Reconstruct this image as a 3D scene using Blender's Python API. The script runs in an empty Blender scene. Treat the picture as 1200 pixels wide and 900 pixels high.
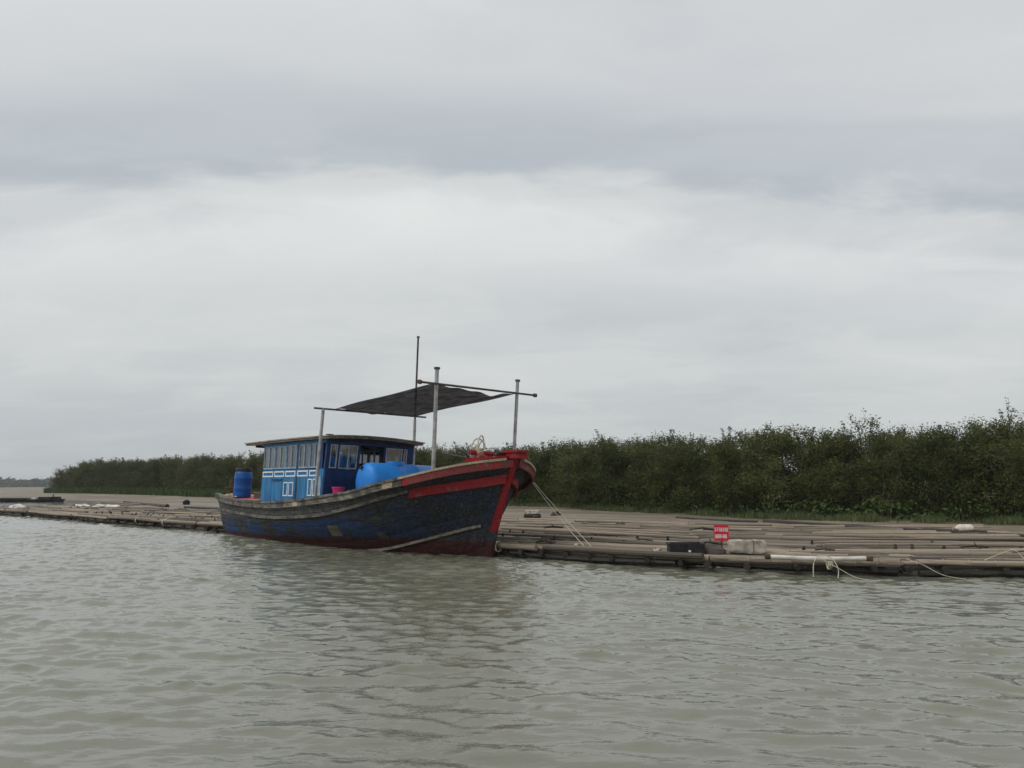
import bpy, bmesh, math, random
import numpy as np
from mathutils import Vector, Matrix, Euler

random.seed(7)
rng = np.random.default_rng(11)
sc = bpy.context.scene
col = sc.collection
R = math.radians

# ------------------------------------------------------------------ camera
cam_d = bpy.data.cameras.new('camera')
cam = bpy.data.objects.new('camera', cam_d)
col.objects.link(cam)
cam_d.sensor_width = 36.0
cam_d.lens = 36.0 * 867.0 / 1200.0
cam_d.clip_start = 0.05
cam_d.clip_end = 6000
cam.location = (0, 0, 1.7)
cam.rotation_euler = (R(90) + math.atan(120.0 / 867.0), 0, 0)
sc.camera = cam
sc.view_settings.view_transform = 'Standard'
sc.view_settings.look = 'None'
sc.view_settings.exposure = 0.0
sc.view_settings.gamma = 1.0

# ------------------------------------------------------------------ world: overcast sky
SUN_EL, SUN_AZ = R(52), R(-112)          # azimuth from +Y towards +X
world = bpy.data.worlds.new('World')
sc.world = world
world.use_nodes = True
wn = world.node_tree
wn.nodes.clear()
def N(nt, typ, **kw):
    n = nt.nodes.new(typ)
    for k, v in kw.items():
        setattr(n, k, v)
    return n
def ramp(nt, fac, stops, interp='LINEAR'):
    n = nt.nodes.new('ShaderNodeValToRGB')
    cr = n.color_ramp
    cr.interpolation = interp
    while len(cr.elements) > 1:
        cr.elements.remove(cr.elements[-1])
    for i, (p, c) in enumerate(stops):
        e = cr.elements[0] if i == 0 else cr.elements.new(p)
        e.position = p
        if not hasattr(c, '__len__'):
            c = (c, c, c)
        e.color = (c[0], c[1], c[2], 1)
    if fac is not None:
        nt.links.new(fac, n.inputs[0])
    return n
def math_n(nt, op, a, b=None, clamp=False):
    n = nt.nodes.new('ShaderNodeMath')
    n.operation = op
    n.use_clamp = clamp
    for i, v in enumerate((a, b)):
        if v is None:
            continue
        if isinstance(v, (int, float)):
            n.inputs[i].default_value = v
        else:
            nt.links.new(v, n.inputs[i])
    return n.outputs[0]
def mix_c(nt, fac, a, b, blend='MIX'):
    n = nt.nodes.new('ShaderNodeMix')
    n.data_type = 'RGBA'
    n.blend_type = blend
    n.clamp_factor = True
    for s, v in ((n.inputs[0], fac), (n.inputs[6], a), (n.inputs[7], b)):
        if isinstance(v, (int, float)):
            s.default_value = v
        elif isinstance(v, (tuple, list)):
            s.default_value = (v[0], v[1], v[2], 1)
        else:
            nt.links.new(v, s)
    return n.outputs[2]

tc = N(wn, 'ShaderNodeTexCoord')
sep = N(wn, 'ShaderNodeSeparateXYZ')
wn.links.new(tc.outputs['Generated'], sep.inputs[0])
zz = math_n(wn, 'ADD', math_n(wn, 'MAXIMUM', sep.outputs[2], 0.0), 0.16)
px = math_n(wn, 'DIVIDE', sep.outputs[0], zz)
py = math_n(wn, 'DIVIDE', sep.outputs[1], zz)
cmb = N(wn, 'ShaderNodeCombineXYZ')
wn.links.new(px, cmb.inputs[0]); wn.links.new(py, cmb.inputs[1])
mp = N(wn, 'ShaderNodeMapping')
mp.inputs['Scale'].default_value = (0.62, 1.0, 1.0)
mp.inputs['Location'].default_value = (4.3, 0.35, 0.0)
mp.inputs['Rotation'].default_value = (0, 0, R(5))
wn.links.new(cmb.outputs[0], mp.inputs[0])
n1 = N(wn, 'ShaderNodeTexNoise'); n1.inputs['Scale'].default_value = 0.9
n1.inputs['Detail'].default_value = 5; n1.inputs['Roughness'].default_value = 0.5
n1.inputs['Distortion'].default_value = 0.25
wn.links.new(mp.outputs[0], n1.inputs['Vector'])
n2 = N(wn, 'ShaderNodeTexNoise'); n2.inputs['Scale'].default_value = 3.0
n2.inputs['Detail'].default_value = 8; n2.inputs['Roughness'].default_value = 0.6; n2.inputs['Distortion'].default_value = 0.5
wn.links.new(mp.outputs[0], n2.inputs['Vector'])
cl = math_n(wn, 'ADD', math_n(wn, 'MULTIPLY', n1.outputs[0], 0.64), math_n(wn, 'MULTIPLY', n2.outputs[0], 0.36))
cr = ramp(wn, cl, [(0.38, (4.2, 4.55, 5.05)), (0.46, (5.3, 5.6, 5.85)), (0.54, (6.6, 6.8, 6.8)), (0.64, (7.6, 7.75, 7.7))], 'EASE')
wob_ = math_n(wn, 'MULTIPLY', math_n(wn, 'SUBTRACT', cl, 0.5), 1.1)
pyn = math_n(wn, 'DIVIDE', math_n(wn, 'ADD', math_n(wn, 'ADD', py, math_n(wn, 'MULTIPLY', px, -0.06)), wob_), 6.0, True)
band = ramp(wn, pyn, [(0.0, (6.3, 6.45, 6.5)), (0.13, (6.3, 6.45, 6.5)), (0.185, (6.6, 6.75, 6.8)), (0.212, (5.9, 6.1, 6.3)), (0.238, (4.25, 4.7, 5.1)), (0.262, (4.05, 4.55, 5.0)), (0.284, (6.2, 6.4, 6.45)), (0.32, (7.4, 7.55, 7.5)), (0.40, (6.1, 6.35, 6.35)), (0.9, (4.9, 5.3, 5.4))], 'EASE')
skyc = mix_c(wn, 0.64, cr.outputs[0], band.outputs[0])
sky = N(wn, 'ShaderNodeTexSky')
sky.sky_type = 'NISHITA'
sky.sun_disc = False
sky.sun_elevation = SUN_EL
sky.sun_rotation = SUN_AZ
sky.air_density = 1.2
sky.dust_density = 3.0
cloudy = mix_c(wn, 0.97, sky.outputs[0], skyc)
bg = N(wn, 'ShaderNodeBackground')
bg.inputs['Strength'].default_value = 0.107
wn.links.new(cloudy, bg.inputs[0])
out = N(wn, 'ShaderNodeOutputWorld')
wn.links.new(bg.outputs[0], out.inputs[0])

# ------------------------------------------------------------------ sun behind the cloud
sl = bpy.data.lights.new('sun', 'SUN')
sl.energy = 1.5
sl.angle = R(40)
sl.color = (1.0, 0.97, 0.92)
so = bpy.data.objects.new('sun', sl)
col.objects.link(so)
sd = Vector((math.sin(SUN_AZ) * math.cos(SUN_EL), math.cos(SUN_AZ) * math.cos(SUN_EL), math.sin(SUN_EL)))
so.rotation_euler = sd.to_track_quat('Z', 'Y').to_euler()
so.location = (20, 60, 80)

# ------------------------------------------------------------------ helpers
def tag(o, label=None, cat=None, group=None, kind=None):
    if label: o['label'] = label
    if cat: o['category'] = cat
    if group: o['group'] = group
    if kind: o['kind'] = kind
    return o
def empty(name, loc=(0, 0, 0), rot=(0, 0, 0)):
    o = bpy.data.objects.new(name, None)
    o.empty_display_size = 0.2
    o.location = loc
    o.rotation_euler = rot
    col.objects.link(o)
    return o
def link(name, mesh, parent=None):
    o = bpy.data.objects.new(name, mesh)
    col.objects.link(o)
    if parent is not None:
        o.parent = parent
    return o
class MB:
    def __init__(s):
        s.v = []; s.f = []
    def add(s, vs, fs):
        b = len(s.v)
        s.v += [tuple(map(float, p)) for p in vs]
        s.f += [tuple(b + i for i in f) for f in fs]
        return s
    def box(s, x0, x1, y0, y1, z0, z1, M=None):
        vs = [(x, y, z) for x in (x0, x1) for y in (y0, y1) for z in (z0, z1)]
        if M is not None:
            vs = [M @ Vector(p) for p in vs]
        return s.add(vs, [(0, 1, 3, 2), (4, 6, 7, 5), (0, 4, 5, 1), (2, 3, 7, 6), (0, 2, 6, 4), (1, 5, 7, 3)])
    def hexa(s, a, b):
        """prism between two quads of four points"""
        return s.add(list(a) + list(b), [(3, 2, 1, 0), (4, 5, 6, 7), (0, 1, 5, 4), (1, 2, 6, 5), (2, 3, 7, 6), (3, 0, 4, 7)])
    def tube(s, pts, rad, n=8, caps=True):
        pts = [Vector(p) for p in pts]
        if not hasattr(rad, '__len__'):
            rad = [rad] * len(pts)
        b = len(s.v)
        up0 = Vector((0.13, 0.21, 0.97))
        for i, p in enumerate(pts):
            d = (pts[min(i + 1, len(pts) - 1)] - pts[max(i - 1, 0)]).normalized()
            up = up0 if abs(d.dot(up0)) < 0.93 else Vector((1, 0.1, 0))
            a = d.cross(up).normalized(); c = a.cross(d)
            for k in range(n):
                t = 2 * math.pi * k / n
                s.v.append(tuple(p + rad[i] * (math.cos(t) * a + math.sin(t) * c)))
        for i in range(len(pts) - 1):
            for k in range(n):
                k2 = (k + 1) % n
                s.f.append((b + i * n + k, b + i * n + k2, b + (i + 1) * n + k2, b + (i + 1) * n + k))
        if caps:
            s.f.append(tuple(b + k for k in reversed(range(n))))
            s.f.append(tuple(b + (len(pts) - 1) * n + k for k in range(n)))
        return s
    def lathe(s, prof, n=24, M=None, axis='Z'):
        b = len(s.v)
        for (r, h) in prof:
            for k in range(n):
                t = 2 * math.pi * k / n
                if axis == 'Z':
                    p = (r * math.cos(t), r * math.sin(t), h)
                elif axis == 'Y':
                    p = (r * math.sin(t), h, r * math.cos(t))
                else:
                    p = (h, r * math.cos(t), r * math.sin(t))
                s.v.append(tuple(M @ Vector(p)) if M is not None else p)
        for i in range(len(prof) - 1):
            for k in range(n):
                k2 = (k + 1) % n
                s.f.append((b + i * n + k, b + i * n + k2, b + (i + 1) * n + k2, b + (i + 1) * n + k))
        s.f.append(tuple(b + k for k in reversed(range(n))))
        s.f.append(tuple(b + (len(prof) - 1) * n + k for k in range(n)))
        return s
    def mesh(s, name, mat, smooth=False, fix=True):
        me = bpy.data.meshes.new(name)
        me.from_pydata(s.v, [], s.f)
        me.materials.append(mat)
        if fix:
            bm = bmesh.new(); bm.from_mesh(me)
            bmesh.ops.recalc_face_normals(bm, faces=bm.faces)
            bm.to_mesh(me); bm.free()
        if smooth:
            me.polygons.foreach_set('use_smooth', [True] * len(me.polygons))
            try:
                me.set_sharp_from_angle(angle=R(40))
            except Exception:
                pass
        me.update()
        return me
    def build(s, name, mat, parent=None, smooth=False):
        return link(name, s.mesh(name, mat, smooth), parent)
def np_mesh(name, verts, faces, mat, smooth=True):
    """fast mesh from numpy arrays; faces is (n,4) or (n,3)"""
    me = bpy.data.meshes.new(name)
    k = faces.shape[1]
    me.vertices.add(len(verts)); me.vertices.foreach_set('co', np.ascontiguousarray(verts, dtype=np.float32).ravel())
    me.loops.add(faces.size); me.loops.foreach_set('vertex_index', np.ascontiguousarray(faces, dtype=np.int32).ravel())
    me.polygons.add(len(faces))
    me.polygons.foreach_set('loop_start', np.arange(0, faces.size, k, dtype=np.int32))
    if smooth:
        me.polygons.foreach_set('use_smooth', np.ones(len(faces), dtype=bool))
    me.materials.append(mat)
    me.update(calc_edges=True)
    me.validate()
    return me

# ------------------------------------------------------------------ materials
def new_mat(name):
    m = bpy.data.materials.new(name)
    m.use_nodes = True
    nt = m.node_tree
    return m, nt, nt.nodes['Principled BSDF']
def noise(nt, vec, scale, detail=4, rough=0.55, dist=0.0):
    n = nt.nodes.new('ShaderNodeTexNoise')
    n.inputs['Scale'].default_value = scale
    n.inputs['Detail'].default_value = detail
    n.inputs['Roughness'].default_value = rough
    n.inputs['Distortion'].default_value = dist
    if vec is not None:
        nt.links.new(vec, n.inputs['Vector'])
    return n.outputs[0]
def mapping(nt, src, scale=(1, 1, 1), loc=(0, 0, 0)):
    m = nt.nodes.new('ShaderNodeMapping')
    m.inputs['Scale'].default_value = scale
    m.inputs['Location'].default_value = loc
    nt.links.new(src, m.inputs[0])
    return m.outputs[0]
def coords(nt, which='Object'):
    return nt.nodes.new('ShaderNodeTexCoord').outputs[which]
def bump(nt, b, h, strength=0.3, dist=0.02):
    n = nt.nodes.new('ShaderNodeBump')
    n.inputs['Strength'].default_value = strength
    n.inputs['Distance'].default_value = dist
    nt.links.new(h, n.inputs['Height'])
    nt.links.new(n.outputs[0], b.inputs['Normal'])
def simple(name, c1, c2, scale=(4, 4, 4), rough=0.7, metallic=0.0, bmp=0.2, dist=0.01, lo=0.35, hi=0.65, rand=0.0, spec=0.28, detail=5):
    m, nt, b = new_mat(name)
    v = mapping(nt, coords(nt), scale)
    nz = noise(nt, v, 1.0, detail)
    c = ramp(nt, nz, [(lo, c1), (hi, c2)]).outputs[0]
    if rand > 0:
        oi = nt.nodes.new('ShaderNodeObjectInfo')
        f = math_n(nt, 'ADD', math_n(nt, 'MULTIPLY', oi.outputs['Random'], 2 * rand), 1 - rand)
        cmbn = nt.nodes.new('ShaderNodeCombineXYZ')
        for i in range(3):
            nt.links.new(f, cmbn.inputs[i])
        c = mix_c(nt, 1.0, c, cmbn.outputs[0], 'MULTIPLY')
    nt.links.new(c, b.inputs['Base Color'])
    b.inputs['Roughness'].default_value = rough
    b.inputs['Metallic'].default_value = metallic
    b.inputs['Specular IOR Level'].default_value = spec
    if bmp > 0:
        bump(nt, b, nz, bmp, dist)
    return m

M = {}
M['bamboo'] = simple('bamboo', (0.105, 0.084, 0.064), (0.30, 0.25, 0.19), (1.5, 14, 14), 0.75, bmp=0.4, dist=0.012, lo=0.3, hi=0.62, rand=0.45)
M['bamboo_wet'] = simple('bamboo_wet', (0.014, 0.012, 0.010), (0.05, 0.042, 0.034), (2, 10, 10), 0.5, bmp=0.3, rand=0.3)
M['bamboo_dark'] = simple('bamboo_dark', (0.05, 0.042, 0.036), (0.13, 0.11, 0.09), (1.5, 12, 12), 0.75, bmp=0.3, rand=0.3)
M['rope'] = simple('rope', (0.42, 0.38, 0.28), (0.62, 0.57, 0.45), (30, 30, 30), 0.9, bmp=0.3)
M['rope_dark'] = simple('rope_dark', (0.10, 0.09, 0.07), (0.22, 0.19, 0.14), (30, 30, 30), 0.9)
M['old_wood'] = simple('old_wood', (0.10, 0.09, 0.075), (0.30, 0.265, 0.215), (2.5, 16, 16), 0.85, bmp=0.4, rand=0.12)
M['pale_wood'] = simple('pale_wood', (0.26, 0.21, 0.14), (0.48, 0.41, 0.30), (2.5, 20, 20), 0.85, bmp=0.4)
M['roof_sheet'] = simple('roof_sheet', (0.20, 0.185, 0.16), (0.42, 0.39, 0.34), (3, 3, 8), 0.85, bmp=0.3)
M['brown_wood'] = simple('brown_wood', (0.06, 0.032, 0.02), (0.14, 0.085, 0.055), (3, 14, 14), 0.8)
M['steel'] = simple('steel', (0.26, 0.26, 0.255), (0.44, 0.44, 0.43), (6, 6, 6), 0.45, metallic=0.3, bmp=0.1)
M['dark_steel'] = simple('dark_steel', (0.05, 0.045, 0.042), (0.12, 0.10, 0.09), (8, 8, 8), 0.6, metallic=0.2, bmp=0.2)
M['cabin_blue'] = simple('cabin_blue', (0.006, 0.10, 0.27), (0.034, 0.22, 0.44), (5, 5, 1.0), 0.5, bmp=0.1)
M['cabin_navy'] = simple('cabin_navy', (0.005, 0.028, 0.11), (0.012, 0.05, 0.16), (3, 3, 3), 0.5, bmp=0.1)
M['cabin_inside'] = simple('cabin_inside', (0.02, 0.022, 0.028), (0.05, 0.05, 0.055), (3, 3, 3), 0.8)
M['white_paint'] = simple('white_paint', (0.62, 0.66, 0.68), (0.78, 0.81, 0.82), (9, 9, 9), 0.5, bmp=0.05)
M['frame_blue'] = simple('frame_blue', (0.16, 0.27, 0.36), (0.32, 0.42, 0.50), (9, 9, 9), 0.5, bmp=0.05)
M['frame_grey'] = simple('frame_grey', (0.30, 0.34, 0.37), (0.48, 0.50, 0.52), (9, 9, 9), 0.5, bmp=0.05)
M['curtain'] = simple('curtain', (0.35, 0.37, 0.36), (0.62, 0.62, 0.58), (14, 14, 1), 0.9, bmp=0.2)
M['drum_blue'] = simple('drum_blue', (0.005, 0.06, 0.27), (0.012, 0.105, 0.40), (3, 3, 3), 0.42, bmp=0.05)
M['tank_blue'] = simple('tank_blue', (0.010, 0.18, 0.60), (0.026, 0.25, 0.74), (2.2, 2.2, 2.2), 0.45, bmp=0.06)
M['black_plastic'] = simple('black_plastic', (0.010, 0.010, 0.011), (0.03, 0.03, 0.032), (6, 6, 6), 0.5, bmp=0.2)
M['pink_plastic'] = simple('pink_plastic', (0.55, 0.02, 0.16), (0.70, 0.05, 0.24), (6, 6, 6), 0.45, bmp=0.05)
M['green_net'] = simple('green_net', (0.02, 0.07, 0.03), (0.06, 0.17, 0.06), (18, 18, 18), 0.9, bmp=0.6, dist=0.03)
M['white_foam'] = simple('white_foam', (0.50, 0.48, 0.43), (0.78, 0.76, 0.70), (9, 9, 9), 0.85, bmp=0.4)
M['dirty_foam'] = simple('dirty_foam', (0.24, 0.205, 0.16), (0.55, 0.50, 0.42), (5, 5, 6), 0.9, bmp=0.5, dist=0.03)
M['pink_white'] = simple('pink_white', (0.58, 0.48, 0.42), (0.74, 0.66, 0.60), (6, 6, 6), 0.5, bmp=0.1)
M['pvc'] = simple('pvc', (0.40, 0.38, 0.33), (0.66, 0.64, 0.58), (2, 12, 12), 0.5, bmp=0.1)
M['sign_red'] = simple('sign_red', (0.52, 0.008, 0.03), (0.62, 0.015, 0.045), (6, 6, 6), 0.5, bmp=0.0)
M['bark'] = simple('bark', (0.055, 0.045, 0.034), (0.13, 0.11, 0.085), (12, 12, 4), 0.9, bmp=0.5)

def paint_red(name='red_paint', th=.545, under=(0.10, 0.055, 0.045)):
    m, nt, b = new_mat(name)
    o = coords(nt)
    a = noise(nt, mapping(nt, o, (1.3, 9, 9)), 2.2, 6, 0.65)
    c = ramp(nt, noise(nt, o, 5.0, 4), [(0.3, (0.21, 0.005, 0.010)), (0.7, (0.36, 0.009, 0.018))]).outputs[0]
    w = ramp(nt, a, [(th, 0.0), (th + .055, 0.9)]).outputs[0]
    c = mix_c(nt, w, c, under)
    c = mix_c(nt, ramp(nt, noise(nt, o, 3.0, 5, 0.6), [(0.60, 0.0), (0.66, 0.7)]).outputs[0], c, (0.22, 0.09, 0.075))
    nt.links.new(c, b.inputs['Base Color'])
    b.inputs['Roughness'].default_value = 0.6
    b.inputs['Specular IOR Level'].default_value = 0.3
    bump(nt, b, a, 0.4, 0.01)
    return m
M['red_paint'] = paint_red()
M['worn_red'] = paint_red('worn_red', .47, (0.075, 0.06, 0.05))
def deck_red():
    m, nt, b = new_mat('deck_red')
    o = coords(nt)
    a = noise(nt, o, 1.6, 6, 0.65)
    c = ramp(nt, a, [(0.36, (0.40, 0.03, 0.035)), (0.50, (0.34, 0.10, 0.085)), (0.62, (0.40, 0.30, 0.25))]).outputs[0]
    nt.links.new(c, b.inputs['Base Color'])
    b.inputs['Roughness'].default_value = 0.75
    return m
M['deck_red'] = deck_red()

def hull_paint():
    """weathered tar over grey wood, blue paint patches, oxide-red bottom (boat coordinates)"""
    m, nt, b = new_mat('hull_paint')
    o = coords(nt)
    s = nt.nodes.new('ShaderNodeSeparateXYZ'); nt.links.new(o, s.inputs[0])
    X, Z = s.outputs[0], s.outputs[2]
    streak = noise(nt, mapping(nt, o, (3.0, 3.0, 0.5)), 2.0, 6, 0.65)      # rain runs
    grain = noise(nt, mapping(nt, o, (0.7, 8, 9)), 2.5, 6, 0.7)            # along the plank
    patch = noise(nt, mapping(nt, o, (0.55, 1.0, 1.6)), 1.5, 5, 0.6)
    fine = noise(nt, o, 14.0, 5, 0.6)
    tar = ramp(nt, grain, [(0.33, (0.013, 0.014, 0.017)), (0.52, (0.032, 0.034, 0.039)), (0.68, (0.085, 0.086, 0.085))]).outputs[0]
    grey = ramp(nt, grain, [(0.30, (0.035, 0.036, 0.038)), (0.50, (0.095, 0.095, 0.092)), (0.70, (0.19, 0.182, 0.168))]).outputs[0]
    # upper bulwark of the after two thirds has lost its paint
    wl = nt.nodes.new('ShaderNodeMapRange'); nt.links.new(X, wl.inputs[0])
    wl.inputs[1].default_value = -3.4; wl.inputs[2].default_value = -0.6; wl.inputs[3].default_value = 1.0; wl.inputs[4].default_value = 0.15
    # height of the wale along the boat (quadratic fit), to know above from below
    xx = math_n(nt, 'ADD', X, 8.6)
    wz = math_n(nt, 'ADD', math_n(nt, 'MULTIPLY', math_n(nt, 'POWER', math_n(nt, 'MAXIMUM', xx, 0.0), 2.0), 0.0150), 0.70)
    dz = math_n(nt, 'SUBTRACT', Z, wz)
    above = nt.nodes.new('ShaderNodeMapRange'); nt.links.new(dz, above.inputs[0])
    above.inputs[1].default_value = -0.03; above.inputs[2].default_value = 0.05
    gf = math_n(nt, 'MULTIPLY', above.outputs[0], wl.outputs[0])
    gf = math_n(nt, 'MULTIPLY', gf, ramp(nt, streak, [(0.32, 0.25), (0.55, 1.0)]).outputs[0])
    c = mix_c(nt, gf, tar, grey)
    # blue paint left in patches on a band under the wale
    bx = nt.nodes.new('ShaderNodeMapRange'); nt.links.new(X, bx.inputs[0])
    bx.inputs[1].default_value = -4.2; bx.inputs[2].default_value = -1.0; bx.inputs[3].default_value = 1.0; bx.inputs[4].default_value = 0.22
    d1 = nt.nodes.new('ShaderNodeMapRange'); nt.links.new(dz, d1.inputs[0])
    d1.inputs[1].default_value = -0.12; d1.inputs[2].default_value = -0.26
    zz1 = math_n(nt, 'ADD', math_n(nt, 'MULTIPLY', patch, 0.9), math_n(nt, 'MULTIPLY', streak, 0.3))
    bf = ramp(nt, zz1, [(0.525, 0.0), (0.66, 0.95)]).outputs[0]
    bf = math_n(nt, 'MULTIPLY', math_n(nt, 'MULTIPLY', bf, d1.outputs[0]), bx.outputs[0])
    blue = ramp(nt, fine, [(0.3, (0.006, 0.022, 0.11)), (0.55, (0.016, 0.052, 0.15)), (0.75, (0.055, 0.10, 0.15))]).outputs[0]
    c = mix_c(nt, bf, c, blue)
    # oxide bottom
    bz = math_n(nt, 'ADD', math_n(nt, 'MULTIPLY', math_n(nt, 'ADD', X, 13.0), 0.026), 0.05)
    db = math_n(nt, 'SUBTRACT', math_n(nt, 'ADD', bz, math_n(nt, 'MULTIPLY', math_n(nt, 'SUBTRACT', patch, 0.5), 0.22)), Z)
    rf = ramp(nt, math_n(nt, 'ADD', math_n(nt, 'MULTIPLY', db, 8.0), 0.5, True), [(0.2, 0.0), (0.8, 1.0)]).outputs[0]
    red = ramp(nt, grain, [(0.3, (0.020, 0.010, 0.010)), (0.55, (0.055, 0.019, 0.018)), (0.75, (0.10, 0.06, 0.052))]).outputs[0]
    c = mix_c(nt, rf, c, red)
    # run-off streaks and scuffs
    sc1 = ramp(nt, noise(nt, mapping(nt, o, (7, 7, 0.5)), 2.0, 3, 0.5), [(0.66, 0.0), (0.76, 0.4)]).outputs[0]
    c = mix_c(nt, sc1, c, (0.22, 0.21, 0.19))
    oi = nt.nodes.new('ShaderNodeObjectInfo')
    f = math_n(nt, 'ADD', math_n(nt, 'MULTIPLY', oi.outputs['Random'], 0.35), 0.83)
    cb = nt.nodes.new('ShaderNodeCombineXYZ')
    for i in range(3):
        nt.links.new(f, cb.inputs[i])
    c = mix_c(nt, 1.0, c, cb.outputs[0], 'MULTIPLY')
    nt.links.new(c, b.inputs['Base Color'])
    b.inputs['Roughness'].default_value = 0.72
    b.inputs['Specular IOR Level'].default_value = 0.18
    bump(nt, b, grain, 0.45, 0.015)
    return m
M['hull'] = hull_paint()
def rail_mat():
    m, nt, b = new_mat('rail_wood')
    o = coords(nt)
    g = noise(nt, mapping(nt, o, (1.2, 10, 10)), 2.2, 6, 0.7)
    p = noise(nt, o, 1.7, 4, 0.6)
    c = ramp(nt, g, [(0.32, (0.035, 0.032, 0.03)), (0.50, (0.13, 0.12, 0.105)), (0.68, (0.30, 0.265, 0.21))]).outputs[0]
    c = mix_c(nt, ramp(nt, p, [(0.50, 0.0), (0.60, 0.75)]).outputs[0], c, (0.028, 0.027, 0.027))
    nt.links.new(c, b.inputs['Base Color'])
    b.inputs['Roughness'].default_value = 0.85
    bump(nt, b, g, 0.5, 0.015)
    return m
M['rail'] = rail_mat()

def glass_mat():
    m, nt, b = new_mat('window_glass')
    nt.nodes.remove(b)
    t = nt.nodes.new('ShaderNodeBsdfTransparent'); t.inputs[0].default_value = (0.62, 0.70, 0.72, 1)
    g = nt.nodes.new('ShaderNodeBsdfGlossy'); g.inputs['Roughness'].default_value = 0.06
    g.inputs[0].default_value = (0.9, 0.93, 0.95, 1)
    fr = nt.nodes.new('ShaderNodeFresnel'); fr.inputs[0].default_value = 1.5
    f = math_n(nt, 'ADD', math_n(nt, 'MULTIPLY', fr.outputs[0], 1.0), 0.13, True)
    mx = nt.nodes.new('ShaderNodeMixShader')
    nt.links.new(f, mx.inputs[0]); nt.links.new(t.outputs[0], mx.inputs[1]); nt.links.new(g.outputs[0], mx.inputs[2])
    nt.links.new(mx.outputs[0], nt.nodes['Material Output'].inputs[0])
    return m
M['glass'] = glass_mat()

def awning_mat():
    m, nt, b = new_mat('shade_net')
    o = coords(nt)
    nz = noise(nt, mapping(nt, o, (1.2, 6, 1)), 2.0, 4)
    c = ramp(nt, nz, [(0.35, (0.018, 0.018, 0.019)), (0.65, (0.07, 0.07, 0.072))]).outputs[0]
    nt.links.new(c, b.inputs['Base Color'])
    b.inputs['Roughness'].default_value = 0.75
    tr = nt.nodes.new('ShaderNodeBsdfTransparent')
    mx = nt.nodes.new('ShaderNodeMixShader')
    nt.links.new(ramp(nt, nz, [(0.3, 0.08), (0.7, 0.28)]).outputs[0], mx.inputs[0])
    nt.links.new(b.outputs[0], mx.inputs[1]); nt.links.new(tr.outputs[0], mx.inputs[2])
    nt.links.new(mx.outputs[0], nt.nodes['Material Output'].inputs[0])
    return m
M['shade_net'] = awning_mat()

def leaf_mat(name, c1, c2, c3):
    m, nt, b = new_mat(name)
    oi = nt.nodes.new('ShaderNodeObjectInfo')
    geo = nt.nodes.new('ShaderNodeNewGeometry')
    r = math_n(nt, 'ADD', math_n(nt, 'MULTIPLY', geo.outputs['Random Per Island'], 0.55), math_n(nt, 'MULTIPLY', oi.outputs['Random'], 0.45))
    c = ramp(nt, r, [(0.1, c1), (0.5, c2), (0.9, c3)]).outputs[0]
    nt.links.new(c, b.inputs['Base Color'])
    b.inputs['Roughness'].default_value = 0.55
    b.inputs['Specular IOR Level'].default_value = 0.12
    tl = nt.nodes.new('ShaderNodeBsdfTranslucent')
    nt.links.new(c, tl.inputs[0])
    mx = nt.nodes.new('ShaderNodeMixShader'); mx.inputs[0].default_value = 0.22
    nt.links.new(b.outputs[0], mx.inputs[1]); nt.links.new(tl.outputs[0], mx.inputs[2])
    nt.links.new(mx.outputs[0], nt.nodes['Material Output'].inputs[0])
    return m
M['leaf'] = leaf_mat('leaf', (0.042, 0.056, 0.016), (0.080, 0.094, 0.028), (0.128, 0.135, 0.048))
M['leaf_low'] = leaf_mat('leaf_low', (0.035, 0.070, 0.018), (0.070, 0.12, 0.030), (0.12, 0.17, 0.05))
M['reed'] = leaf_mat('reed', (0.08, 0.11, 0.045), (0.14, 0.16, 0.075), (0.25, 0.25, 0.15))
M['marsh'] = leaf_mat('marsh', (0.045, 0.080, 0.022), (0.075, 0.115, 0.034), (0.12, 0.15, 0.055))
M['far_leaf'] = leaf_mat('far_leaf', (0.030, 0.045, 0.022), (0.045, 0.062, 0.030), (0.06, 0.08, 0.04))

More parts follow.
